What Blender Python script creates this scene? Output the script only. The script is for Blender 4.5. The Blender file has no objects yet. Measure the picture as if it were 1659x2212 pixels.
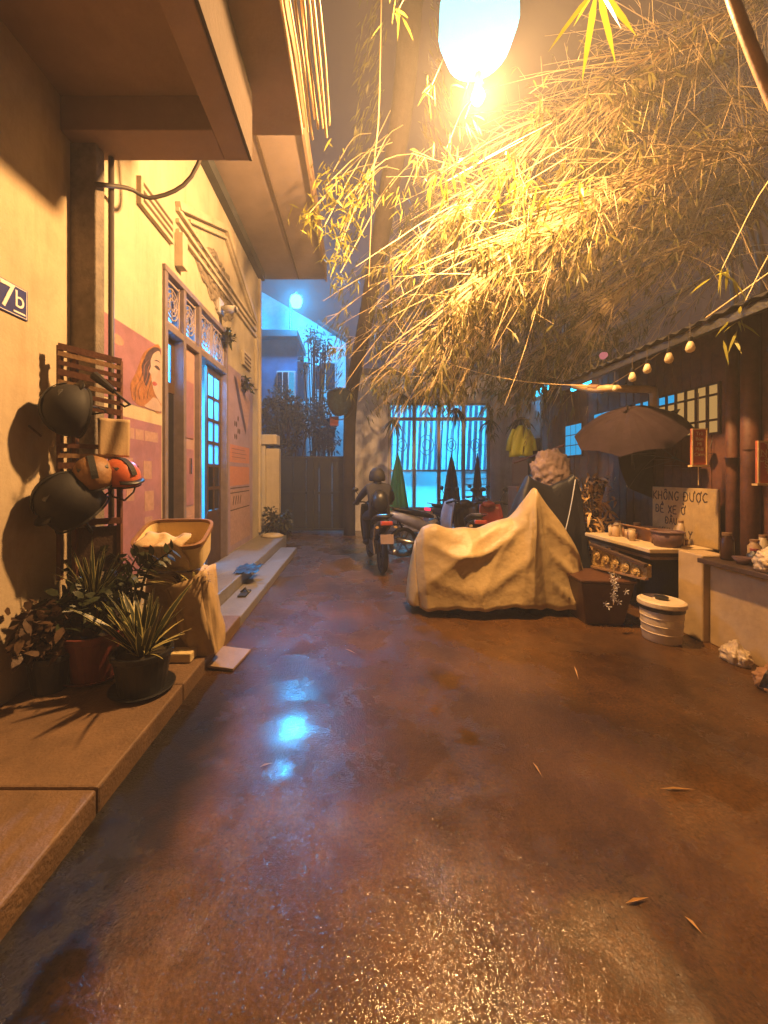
import bpy, bmesh, math, random
import numpy as np
from mathutils import Vector, Matrix, Euler

random.seed(7)
rng = np.random.default_rng(7)
R = math.radians
scene = bpy.context.scene
COL = scene.collection
H = 1.55            # camera height
F = 829.5           # focal length in the pixels of the 1659 x 2212 view used for measuring

# ------------------------------------------------------------------ camera
cam_d = bpy.data.cameras.new('camera')
cam = bpy.data.objects.new('camera', cam_d); COL.objects.link(cam)
cam.location = (0, 0, H); cam.rotation_euler = (R(90), 0, 0)
cam_d.sensor_fit = 'AUTO'; cam_d.sensor_width = 36; cam_d.lens = 13.5
cam_d.shift_x = 27.5 / 1024; cam_d.shift_y = -38 / 1024
cam_d.clip_start = 0.05; cam_d.clip_end = 300
scene.camera = cam

# ------------------------------------------------------------------ world: night sky over a lit city
world = bpy.data.worlds.new('World'); scene.world = world; world.use_nodes = True
wn = world.node_tree.nodes; wl = world.node_tree.links
wn.clear()
sky = wn.new('ShaderNodeTexSky'); sky.sky_type = 'NISHITA'; sky.sun_disc = False
sky.sun_elevation = R(-4); sky.sun_rotation = R(70)
b1 = wn.new('ShaderNodeBackground'); b1.inputs[1].default_value = 0.05
wl.new(sky.outputs[0], b1.inputs[0])
b2 = wn.new('ShaderNodeBackground')
b2.inputs[0].default_value = (1.0, 0.45, 0.27, 1); b2.inputs[1].default_value = 0.055
add = wn.new('ShaderNodeAddShader'); wl.new(b1.outputs[0], add.inputs[0]); wl.new(b2.outputs[0], add.inputs[1])
wo = wn.new('ShaderNodeOutputWorld'); wl.new(add.outputs[0], wo.inputs[0])

# ------------------------------------------------------------------ exposure and render settings
scene.view_settings.view_transform = 'Standard'; scene.view_settings.look = 'None'
scene.view_settings.exposure = 0.0; scene.view_settings.gamma = 1.0
scene.view_settings.use_curve_mapping = False
scene.cycles.use_denoising = True
scene.cycles.max_bounces = 8; scene.cycles.transparent_max_bounces = 16
scene.cycles.sample_clamp_indirect = 6.0

# ------------------------------------------------------------------ lamps (the photo shows each of them lit)
def lamp(name, kind, loc, power, color, size=0.1, rot=None, size_y=None):
    d = bpy.data.lights.new(name, kind); d.energy = power; d.color = color
    if kind == 'AREA':
        d.size = size
        if size_y: d.shape = 'RECTANGLE'; d.size_y = size_y
    else: d.shadow_soft_size = size
    o = bpy.data.objects.new(name, d); COL.objects.link(o); o.location = loc
    if rot: o.rotation_euler = rot
    return o
WARM = (1.0, 0.535, 0.195); BLUE = (0.02, 0.42, 1.0)
LAMP = Vector((1.13, 3.57, 5.06))
lamp('street_lamp_bulb', 'POINT', LAMP, 2750, WARM, 0.10)
lamp('far_street_lamp_bulb', 'POINT', (-1.98, 12.6, 7.23), 7500, BLUE, 0.12)
lamp('doorway_tube_light', 'AREA', (-2.75, 5.2, 3.25), 420, BLUE, 0.15, (0, R(-25), 0), 1.4)
lamp('curtained_room_light', 'AREA', (2.3, 12.2, 2.6), 1250, (0.05, 0.62, 1.0), 2.4, (R(90), 0, 0), 2.4)

# ------------------------------------------------------------------ materials
def mat(name, col, rough=0.6, var=0.25, scale=6.0, bump=0.15, bscale=None, metal=0.0, col2=None, spec=0.5,
        transl=0.0, coat=0.0, dirt=0.0, streak=0.0):
    m = bpy.data.materials.new(name); m.use_nodes = True
    nt = m.node_tree; n = nt.nodes; l = nt.links
    p = n['Principled BSDF']; out = n['Material Output']
    p.inputs['Roughness'].default_value = rough; p.inputs['Metallic'].default_value = metal
    p.inputs['Specular IOR Level'].default_value = spec
    p.inputs['Coat Weight'].default_value = coat
    tc = n.new('ShaderNodeTexCoord')
    nz = n.new('ShaderNodeTexNoise'); nz.inputs['Scale'].default_value = scale; nz.inputs['Detail'].default_value = 8
    nz.inputs['Roughness'].default_value = 0.65
    l.new(tc.outputs['Object'], nz.inputs['Vector'])
    rp = n.new('ShaderNodeValToRGB')
    c2 = col2 or tuple(c * (1 - var) for c in col)
    rp.color_ramp.elements[0].position = 0.32; rp.color_ramp.elements[1].position = 0.68
    rp.color_ramp.elements[0].color = (*c2, 1); rp.color_ramp.elements[1].color = (*col, 1)
    l.new(nz.outputs[0], rp.inputs[0])
    csock = rp.outputs[0]
    if dirt > 0:
        n3 = n.new('ShaderNodeTexNoise'); n3.inputs['Scale'].default_value = 1.7; n3.inputs['Detail'].default_value = 10
        n3.inputs['Roughness'].default_value = 0.7; n3.inputs['Distortion'].default_value = 0.6
        l.new(tc.outputs['Object'], n3.inputs['Vector'])
        r3 = n.new('ShaderNodeValToRGB'); r3.color_ramp.elements[0].position = 0.45; r3.color_ramp.elements[1].position = 0.72
        l.new(n3.outputs[0], r3.inputs[0])
        sc = n.new('ShaderNodeMath'); sc.operation = 'MULTIPLY'; sc.inputs[1].default_value = dirt
        l.new(r3.outputs[0], sc.inputs[0])
        mx = n.new('ShaderNodeMix'); mx.data_type = 'RGBA'
        l.new(sc.outputs[0], mx.inputs[0]); l.new(csock, mx.inputs[6])
        mx.inputs[7].default_value = (col[0]*.35, col[1]*.3, col[2]*.28, 1)
        csock = mx.outputs[2]
    if streak > 0:                                   # rain runs down the wall
        mp = n.new('ShaderNodeMapping'); mp.inputs['Scale'].default_value = (2.6, 2.6, .3); l.new(tc.outputs['Object'], mp.inputs[0])
        n4 = n.new('ShaderNodeTexNoise'); n4.inputs['Scale'].default_value = 1.6; n4.inputs['Detail'].default_value = 9; n4.inputs['Roughness'].default_value = .7
        l.new(mp.outputs[0], n4.inputs['Vector'])
        r4 = n.new('ShaderNodeValToRGB'); r4.color_ramp.elements[0].position = .46; r4.color_ramp.elements[1].position = .74
        r4.color_ramp.elements[0].color = (1, 1, 1, 1); k_ = 1 - streak; r4.color_ramp.elements[1].color = (k_, k_*.94, k_*.86, 1); l.new(n4.outputs[0], r4.inputs[0])
        mx4 = n.new('ShaderNodeMix'); mx4.data_type = 'RGBA'; mx4.blend_type = 'MULTIPLY'; mx4.inputs[0].default_value = 1
        l.new(csock, mx4.inputs[6]); l.new(r4.outputs[0], mx4.inputs[7]); csock = mx4.outputs[2]
    l.new(csock, p.inputs['Base Color'])
    if bump > 0:
        n2 = n.new('ShaderNodeTexNoise'); n2.inputs['Scale'].default_value = bscale or scale * 5; n2.inputs['Detail'].default_value = 6
        l.new(tc.outputs['Object'], n2.inputs['Vector'])
        b = n.new('ShaderNodeBump'); b.inputs['Strength'].default_value = bump; b.inputs['Distance'].default_value = 0.02
        l.new(n2.outputs[0], b.inputs['Height']); l.new(b.outputs[0], p.inputs['Normal'])
    if transl > 0:
        t = n.new('ShaderNodeBsdfTranslucent'); l.new(csock, t.inputs[0])
        ms = n.new('ShaderNodeMixShader'); ms.inputs[0].default_value = transl
        l.new(p.outputs[0], ms.inputs[1]); l.new(t.outputs[0], ms.inputs[2]); l.new(ms.outputs[0], out.inputs[0])
    return m

def emis(name, col, strength, transparent=0.0):
    m = bpy.data.materials.new(name); m.use_nodes = True
    n = m.node_tree.nodes; l = m.node_tree.links; n.remove(n['Principled BSDF'])
    e = n.new('ShaderNodeEmission'); e.inputs[0].default_value = (*col, 1); e.inputs[1].default_value = strength
    if transparent > 0:
        t = n.new('ShaderNodeBsdfTransparent'); ms = n.new('ShaderNodeMixShader'); ms.inputs[0].default_value = transparent
        l.new(e.outputs[0], ms.inputs[1]); l.new(t.outputs[0], ms.inputs[2]); l.new(ms.outputs[0], n['Material Output'].inputs[0])
    else: l.new(e.outputs[0], n['Material Output'].inputs[0])
    return m

def glassmat(name, tint, rough=0.05, frost=0.0):
    m = bpy.data.materials.new(name); m.use_nodes = True
    n = m.node_tree.nodes; l = m.node_tree.links; n.remove(n['Principled BSDF'])
    g = n.new('ShaderNodeBsdfGlossy'); g.inputs['Roughness'].default_value = rough
    t = n.new('ShaderNodeBsdfTransparent'); t.inputs[0].default_value = (*tint, 1)
    tl = n.new('ShaderNodeBsdfTranslucent'); tl.inputs[0].default_value = (*tint, 1)
    m1 = n.new('ShaderNodeMixShader'); m1.inputs[0].default_value = frost
    l.new(t.outputs[0], m1.inputs[1]); l.new(tl.outputs[0], m1.inputs[2])
    m2 = n.new('ShaderNodeMixShader'); m2.inputs[0].default_value = 0.07
    l.new(m1.outputs[0], m2.inputs[1]); l.new(g.outputs[0], m2.inputs[2]); l.new(m2.outputs[0], n['Material Output'].inputs[0])
    return m

MT = {}
MT['plaster'] = mat('cream_plaster', (.50, .40, .27), .85, .16, 3, .16, 40, dirt=.32, streak=.2)
MT['ochre'] = mat('ochre_plaster', (.48, .41, .30), .8, .14, 2.5, .12, 45, dirt=.28, streak=.22)
MT['patch'] = mat('bare_render', (.26, .21, .16), .9, .5, 14, .6, 60)
MT['concrete'] = mat('raw_concrete', (.22, .18, .14), .9, .45, 9, .45, 50)
MT['soffit'] = mat('grey_soffit', (.27, .20, .17), .85, .18, 3, .12, 40)
MT['slab'] = mat('slab_concrete', (.30, .19, .125), .9, .22, 3, .2, 30)
MT['slabshade'] = mat('shaded_slab_concrete', (.045, .029, .022), .9, .3, 3, .2, 30)  # concrete darkened to paint shade on the lamp-facing slab edge
MT['whitewall'] = mat('white_render', (.78, .73, .74), .85, .22, 1.5, .12, 35, dirt=.30, streak=.3)
MT['bluewall'] = mat('pale_render', (.62, .64, .64), .85, .3, 2.0, .15, 20, dirt=.3)
MT['bluelit'] = mat('blue_lit_dark_render', (.03, .10, .20), .9, .4, 3, .2)  # dark render with the blue lamp's light put into its colour
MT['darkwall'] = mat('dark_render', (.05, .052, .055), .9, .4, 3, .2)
MT['sidewalk'] = mat('pavement_cement', (.19, .112, .06), .6, .38, 5, .35, 60, dirt=.5)
MT['step'] = mat('step_cement', (.22, .20, .19), .35, .3, 6, .25, 50, dirt=.4)
MT['wood_red'] = mat('red_brown_timber', (.13, .045, .022), .6, .5, 10, .2)
MT['wood_dark'] = mat('dark_timber', (.07, .035, .02), .6, .5, 12, .25)
MT['wood_mid'] = mat('worn_timber', (.30, .17, .08), .6, .4, 12, .2)
MT['wood_pale'] = mat('pale_worktop', (.62, .47, .27), .5, .2, 9, .12)
MT['frame_white'] = mat('painted_frame', (.42, .40, .40), .5, .2, 10, .1)
MT['doorframe'] = mat('greyed_frame_paint', (.20, .155, .16), .5, .3, 10, .1, dirt=.4)
MT['mauve'] = mat('mauve_paint', (.42, .26, .24), .5, .25, 8, .1, dirt=.3)
MT['iron'] = mat('wrought_iron', (.06, .05, .05), .5, .3, 15, .1, metal=.4)
MT['grilleiron'] = mat('painted_grille', (.34, .26, .22), .5, .3, 15, .1)
MT['black'] = mat('black_plastic', (.012, .012, .014), .4, .3, 10, .05)
MT['shellblack'] = mat('matt_black_shell', (.012, .010, .011), .72, .3, 8, .05)
MT['rubber'] = mat('tyre_rubber', (.015, .015, .015), .75, .3, 30, .2)
MT['chrome'] = mat('scuffed_chrome', (.55, .55, .55), .25, .2, 20, .05, metal=1)
MT['engine'] = mat('grey_engine_metal', (.12, .12, .12), .45, .4, 20, .2, metal=.7)
MT['red'] = mat('red_shell', (.42, .06, .03), .3, .2, 6, .03, coat=.4)
MT['helmet_red'] = mat('orange_red_shell', (.52, .12, .05), .35, .2, 6, .03, coat=.3)
MT['whitepaint'] = mat('white_bodywork', (.65, .62, .66), .25, .15, 6, .02, coat=.5)
MT['bluepaint'] = mat('navy_bodywork', (.03, .04, .09), .25, .15, 6, .02, coat=.5)
MT['blackpaint'] = mat('black_bodywork', (.02, .02, .02), .25, .15, 6, .02, coat=.5)
MT['seat'] = mat('black_vinyl', (.02, .018, .018), .55, .2, 20, .15)
MT['jacket'] = mat('dark_jacket', (.022, .020, .024), .8, .3, 12, .3)
MT['trouser'] = mat('dark_trousers', (.03, .03, .04), .85, .3, 12, .3)
MT['skin'] = mat('skin', (.45, .26, .17), .55, .1, 20, .05)
MT['cover'] = mat('tan_rain_cover', (.52, .385, .19), .46, .22, 5, .55, 11, spec=.4, dirt=.3)
MT['coverblack'] = mat('black_rain_cover', (.012, .013, .022), .45, .3, 7, .2, 30)
MT['umb'] = mat('mauve_nylon', (.036, .022, .027), .8, .3, 8, .1, transl=.1, spec=.1)
MT['umbblack'] = mat('black_nylon', (.012, .010, .012), .6, .2, 8, .1)
MT['umbgreen'] = mat('green_nylon', (.05, .32, .14), .6, .2, 8, .1, transl=.4)
MT['raincoat'] = mat('yellow_green_raincoat', (.50, .50, .06), .4, .2, 8, .2, transl=.2)
MT['foam'] = mat('cream_foam', (.72, .56, .28), .55, .12, 9, .15)
MT['foamrim'] = mat('brown_rim', (.26, .13, .05), .6, .3, 9, .2)
MT['sack'] = mat('cream_cloth', (.58, .42, .24), .8, .25, 7, .4, 20)
MT['planter'] = mat('cream_planter', (.50, .35, .18), .6, .25, 5, .15)
MT['mauvecloth'] = mat('mauve_cloth', (.26, .18, .16), .85, .35, 7, .3)
MT['towel'] = mat('beige_towel', (.42, .30, .17), .9, .15, 10, .12, 60)
MT['potred'] = mat('red_brown_pot', (.16, .035, .022), .45, .25, 8, .1)
MT['potblack'] = mat('black_pot', (.018, .018, .02), .4, .3, 8, .1)
MT['soil'] = mat('soil', (.03, .02, .012), .95, .5, 30, .6)
MT['leafdark'] = mat('dark_green_leaf', (.035, .045, .016), .4, .5, 12, .1, transl=.15)
MT['leafpale'] = mat('pale_leaf_edge', (.50, .44, .16), .5, .2, 12, .1, transl=.2)
MT['leafmix'] = mat('purplish_leaf', (.10, .055, .03), .45, .5, 20, .1, transl=.15)
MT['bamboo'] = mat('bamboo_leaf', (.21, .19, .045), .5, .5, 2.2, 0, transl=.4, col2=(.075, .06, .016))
MT['bamboolit'] = mat('lit_yellow_bamboo_leaf', (.42, .39, .06), .5, .35, 3, 0, transl=.45)  # brighter copy of the bamboo leaf, lamp light put into its colour
MT['twig'] = mat('bamboo_twig', (.62, .46, .24), .6, .35, 4, 0)
MT['culm'] = mat('bamboo_culm', (.34, .20, .10), .5, .4, 8, .15)
MT['trunk'] = mat('grey_trunk', (.040, .028, .027), .9, .35, 10, .5)
MT['shrub'] = mat('shrub_leaf', (.06, .075, .06), .55, .5, 6, 0, transl=.2)
MT['palm'] = mat('dark_palm_leaf', (.03, .04, .02), .5, .5, 9, 0, transl=.1)
MT['pipe'] = mat('tan_pipe', (.50, .33, .16), .5, .25, 8, .1)
MT['roofdark'] = mat('dark_roof_sheet', (.022, .020, .022), .5, .4, 8, .2)
MT['signwood'] = mat('red_signboard', (.55, .13, .05), .45, .3, 10, .1)
MT['signedge'] = mat('cream_trim', (.72, .50, .22), .5, .2, 10, .1)
MT['card'] = mat('yellow_board', (.42, .29, .12), .85, .3, 10, .15, dirt=.4)
MT['ink'] = mat('dark_marker_ink', (.045, .025, .02), .8, .2, 10, 0)
MT['plate'] = mat('navy_enamel', (.03, .04, .20), .3, .2, 8, .03)
MT['enamel'] = mat('white_enamel', (.78, .74, .72), .35, .05, 8, .02)
MT['posterpink'] = mat('pink_poster', (.34, .165, .22), .5, .35, 3.5, .06, dirt=.35)
MT['posterhair'] = mat('printed_hair', (.38, .17, .07), .4, .5, 18, 0)
MT['posterhairdark'] = mat('printed_dark_hair', (.09, .06, .08), .4, .5, 18, 0)
MT['posterskin'] = mat('printed_skin', (.46, .34, .31), .5, .25, 5, 0, dirt=.3)
MT['posterlip'] = mat('printed_lips', (.34, .08, .08), .4, .1, 8, 0)
MT['posterpale'] = mat('printed_pale_block', (.44, .27, .22), .5, .35, 18, 0, dirt=.3)
MT['posterlav'] = mat('lavender_poster', (.34, .24, .31), .5, .3, 4, .05, dirt=.35)
MT['posterorange'] = mat('printed_orange', (.48, .19, .10), .4, .2, 20, 0)
MT['louvre'] = mat('louvre_slot', (.10, .06, .035), .8, .3, 10, .1)
MT['bucket'] = mat('white_bucket', (.60, .47, .31), .45, .15, 10, .1)
MT['brownbin'] = mat('brown_tub', (.09, .036, .016), .42, .3, 7, .15)
MT['basket'] = mat('purple_brown_basket', (.14, .07, .06), .6, .3, 14, .3)
MT['carved'] = mat('gilded_carving', (.50, .32, .09), .5, .5, 45, 1.0, 60)
MT['bag'] = mat('crumpled_plastic', (.66, .50, .30), .35, .25, 9, .5, 18, transl=.15)
MT['cardbox'] = mat('brown_card', (.36, .18, .07), .8, .3, 8, .15)
MT['bottle'] = mat('dark_bottle', (.05, .02, .012), .15, .2, 8, 0)
MT['bulbglass'] = mat('milky_bulb', (.80, .66, .42), .3, .05, 8, 0, transl=.3)
MT['cable'] = mat('pale_cable', (.66, .47, .22), .45, .2, 8, 0)
MT['cabledark'] = mat('dark_cable', (.05, .035, .025), .6, .2, 8, 0)
MT['tile'] = mat('wet_tile', (.30, .21, .14), .25, .2, 8, .1)
MT['straw'] = mat('dry_leaf', (.55, .33, .12), .5, .2, 8, .05)
MT['metalgate'] = mat('dark_gate_sheet', (.014, .017, .02), .45, .3, 5, .15)
MT['net'] = mat('pale_green_moss', (.05, .12, .16), .8, .5, 14, .4, transl=.3)
MT['pane'] = glassmat('clear_pane', (.85, .9, .95))
MT['frost'] = glassmat('frosted_pane', (.85, .92, .98), .1, .75)
MT['darkpane'] = mat('dark_pane', (.012, .013, .02), .08, .2, 6, 0)
MT['lampglass'] = emis('lamp_glass', (.16, 1.0, 1.0), 2.2)
MT['bulblit'] = emis('lit_bulb', (1.0, .8, .5), 12.0, .8)
MT['bluelamp'] = emis('blue_lamp_glass', (.12, .85, 1.0), 5.0, .3)
MT['tube'] = emis('blue_tube', (.03, .62, 1.0), 4.0)
MT['blueglow'] = emis('lit_blue_pane', (.01, .42, .85), 0.9)
MT['warmglow'] = emis('warm_glow_pane', (.85, .46, .14), 0.55)  # panes emit a dim warm glow of their own
MT['taillight'] = emis('tail_light', (1.0, .05, .12), 1.6)
MT['bulbpink'] = emis('pink_bulb', (.9, .25, .28), .55)

def curtain_mat():
    m = bpy.data.materials.new('pleat_shaded_curtain'); m.use_nodes = True
    n = m.node_tree.nodes; l = m.node_tree.links; p = n['Principled BSDF']; p.inputs['Roughness'].default_value = .9
    tc = n.new('ShaderNodeTexCoord'); mp = n.new('ShaderNodeMapping'); mp.inputs['Rotation'].default_value = (0, R(-2.5), 0)
    l.new(tc.outputs['Object'], mp.inputs[0])
    w = n.new('ShaderNodeTexWave'); w.inputs['Scale'].default_value = 2.0; w.inputs['Distortion'].default_value = .7
    w.inputs['Detail'].default_value = 2; w.inputs['Detail Scale'].default_value = 1.5
    l.new(mp.outputs[0], w.inputs[0])
    rp = n.new('ShaderNodeValToRGB'); rp.color_ramp.elements[0].position = .25; rp.color_ramp.elements[1].position = .7
    rp.color_ramp.elements[0].color = (.025, .12, .20, 1); rp.color_ramp.elements[1].color = (.75, .92, .95, 1)  # dark and bright bands put the pleats' shading into the cloth colour
    l.new(w.outputs[0], rp.inputs[0]); l.new(rp.outputs[0], p.inputs['Base Color'])
    t = n.new('ShaderNodeBsdfTranslucent'); l.new(rp.outputs[0], t.inputs[0])
    ms = n.new('ShaderNodeMixShader'); ms.inputs[0].default_value = .8
    l.new(p.outputs[0], ms.inputs[1]); l.new(t.outputs[0], ms.inputs[2]); l.new(ms.outputs[0], n['Material Output'].inputs[0])
    return m
MT['curtain'] = curtain_mat()

def road_mat(name, c1, c2, dark=False):
    m = bpy.data.materials.new(name); m.use_nodes = True
    n = m.node_tree.nodes; l = m.node_tree.links; p = n['Principled BSDF']
    tc = n.new('ShaderNodeTexCoord')
    def noise(s, d=8, r=.6, dist=0.0):
        z = n.new('ShaderNodeTexNoise'); z.inputs['Scale'].default_value = s; z.inputs['Detail'].default_value = d
        z.inputs['Roughness'].default_value = r; z.inputs['Distortion'].default_value = dist
        l.new(tc.outputs['Object'], z.inputs['Vector']); return z
    def ramp(src, a, b, ca, cb):
        r = n.new('ShaderNodeValToRGB'); r.color_ramp.elements[0].position = a; r.color_ramp.elements[1].position = b
        r.color_ramp.elements[0].color = (*ca, 1); r.color_ramp.elements[1].color = (*cb, 1); l.new(src, r.inputs[0]); return r
    big = noise(1.1, 12, .72, .1)
    rc = ramp(big.outputs[0], .30, .70, c1, c2)
    grit = noise(60, 4, .7)
    rg = ramp(grit.outputs[0], .35, .7, (.62, .62, .62), (1.3, 1.25, 1.2))
    mx = n.new('ShaderNodeMix'); mx.data_type = 'RGBA'; mx.blend_type = 'MULTIPLY'; mx.inputs[0].default_value = 1
    gut = rc.outputs[0]
    # gutter: base colour darkens along the kerb, feathering out into the road
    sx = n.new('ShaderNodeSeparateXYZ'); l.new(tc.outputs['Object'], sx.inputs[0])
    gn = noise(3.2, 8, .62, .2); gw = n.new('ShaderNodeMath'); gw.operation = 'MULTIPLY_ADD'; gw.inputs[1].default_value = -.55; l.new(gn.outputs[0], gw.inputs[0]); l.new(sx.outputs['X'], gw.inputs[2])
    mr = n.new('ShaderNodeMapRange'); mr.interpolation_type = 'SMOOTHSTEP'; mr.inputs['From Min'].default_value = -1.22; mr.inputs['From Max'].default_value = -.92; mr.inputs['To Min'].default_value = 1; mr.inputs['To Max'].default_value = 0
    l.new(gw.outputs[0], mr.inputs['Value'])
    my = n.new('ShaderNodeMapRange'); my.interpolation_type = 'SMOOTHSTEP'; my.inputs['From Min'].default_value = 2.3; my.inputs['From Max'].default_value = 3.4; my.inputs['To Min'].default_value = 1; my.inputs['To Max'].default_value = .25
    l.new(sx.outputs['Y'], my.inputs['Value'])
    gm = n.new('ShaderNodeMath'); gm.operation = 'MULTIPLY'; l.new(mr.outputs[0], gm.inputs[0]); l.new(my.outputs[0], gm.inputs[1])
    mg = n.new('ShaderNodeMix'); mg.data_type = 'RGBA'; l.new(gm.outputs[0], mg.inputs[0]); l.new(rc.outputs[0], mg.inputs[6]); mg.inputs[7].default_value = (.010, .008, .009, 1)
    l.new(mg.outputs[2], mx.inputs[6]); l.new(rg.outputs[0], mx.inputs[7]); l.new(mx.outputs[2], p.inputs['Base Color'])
    wet = noise(1.3, 10, .66, .15)
    rw = ramp(wet.outputs[0], .40, .58, (.11,)*3, (.40,)*3)
    l.new(rw.outputs[0], p.inputs['Roughness'])
    vor = n.new('ShaderNodeTexVoronoi'); vor.inputs['Scale'].default_value = 85; l.new(tc.outputs['Object'], vor.inputs['Vector'])
    fine = noise(140, 5, .7); mid = noise(14, 6, .6)
    a1 = n.new('ShaderNodeMath'); a1.operation = 'MULTIPLY_ADD'; a1.inputs[1].default_value = .5
    l.new(vor.outputs['Distance'], a1.inputs[0]); l.new(fine.outputs[0], a1.inputs[2])
    a2 = n.new('ShaderNodeMath'); a2.operation = 'MULTIPLY_ADD'; a2.inputs[1].default_value = 1.6
    l.new(mid.outputs[0], a2.inputs[0]); l.new(a1.outputs[0], a2.inputs[2])
    bs = ramp(wet.outputs[0], .36, .55, (.22,)*3, (.62,)*3)
    bp = n.new('ShaderNodeBump'); bp.inputs['Distance'].default_value = .012
    l.new(bs.outputs[0], bp.inputs['Strength']); l.new(a2.outputs[0], bp.inputs['Height']); l.new(bp.outputs[0], p.inputs['Normal'])
    p.inputs['Specular IOR Level'].default_value = .12 if dark else .2
    # film of water over the aggregate: every stone is its own small mirror
    v2 = n.new('ShaderNodeTexNoise'); v2.inputs['Scale'].default_value = 150; v2.inputs['Detail'].default_value = 4; v2.inputs['Roughness'].default_value = .75
    l.new(tc.outputs['Object'], v2.inputs['Vector'])
    sub = n.new('ShaderNodeVectorMath'); sub.operation = 'SUBTRACT'; sub.inputs[1].default_value = (.5, .5, .5); l.new(v2.outputs['Color'], sub.inputs[0])
    scl = n.new('ShaderNodeVectorMath'); scl.operation = 'SCALE'; scl.inputs['Scale'].default_value = 1.5; l.new(sub.outputs[0], scl.inputs[0])
    # standing water in shallow dips: smoother film with a ragged, feathered rim
    pm = None; pn = noise(5.5, 7, .65, .3)
    for (px, py, rr) in ((632, 1575, .26), (645, 1490, .20), (655, 1400, .30), (650, 1255, .75), (600, 1660, .12)):
        Yp = F*H/(py - 1024); Xp = (px - 770)/F*Yp
        dv = n.new('ShaderNodeVectorMath'); dv.operation = 'DISTANCE'; dv.inputs[1].default_value = (Xp, Yp, 0); l.new(tc.outputs['Object'], dv.inputs[0])
        dn_ = n.new('ShaderNodeMath'); dn_.operation = 'MULTIPLY_ADD'; dn_.inputs[1].default_value = rr*1.5; l.new(pn.outputs[0], dn_.inputs[0]); l.new(dv.outputs['Value'], dn_.inputs[2])
        mp_ = n.new('ShaderNodeMapRange'); mp_.interpolation_type = 'SMOOTHSTEP'; mp_.inputs['From Min'].default_value = rr*.85; mp_.inputs['From Max'].default_value = rr*1.75; mp_.inputs['To Min'].default_value = 1; mp_.inputs['To Max'].default_value = 0
        l.new(dn_.outputs[0], mp_.inputs['Value'])
        if pm is None: pm = mp_.outputs[0]
        else:
            mx_ = n.new('ShaderNodeMath'); mx_.operation = 'MAXIMUM'; l.new(pm, mx_.inputs[0]); l.new(mp_.outputs[0], mx_.inputs[1]); pm = mx_.outputs[0]
    ps = n.new('ShaderNodeMath'); ps.operation = 'MULTIPLY_ADD'; ps.inputs[1].default_value = -1.12; ps.inputs[2].default_value = 1.45; l.new(pm, ps.inputs[0]); l.new(ps.outputs[0], scl.inputs['Scale'])
    geo = n.new('ShaderNodeNewGeometry'); ad = n.new('ShaderNodeVectorMath'); ad.operation = 'ADD'
    l.new(geo.outputs['Normal'], ad.inputs[0]); l.new(scl.outputs[0], ad.inputs[1])
    nm = n.new('ShaderNodeVectorMath'); nm.operation = 'NORMALIZE'; l.new(ad.outputs[0], nm.inputs[0])
    l.new(nm.outputs[0], p.inputs['Coat Normal'])
    cw = n.new('ShaderNodeMath'); cw.operation = 'MULTIPLY_ADD'; cw.inputs[1].default_value = -.46; cw.inputs[2].default_value = .48; l.new(gm.outputs[0], cw.inputs[0]); cw2 = n.new('ShaderNodeMath'); cw2.operation = 'MULTIPLY_ADD'; cw2.inputs[1].default_value = .32; l.new(pm, cw2.inputs[0]); l.new(cw.outputs[0], cw2.inputs[2]); l.new(cw2.outputs[0], p.inputs['Coat Weight'])
    p.inputs['Coat Roughness'].default_value = .09
    return m
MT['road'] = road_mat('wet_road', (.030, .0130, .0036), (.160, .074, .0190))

# ------------------------------------------------------------------ mesh builder
W = {}
def world_of(o): return W.get(o.name, Matrix.Identity(4))

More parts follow.
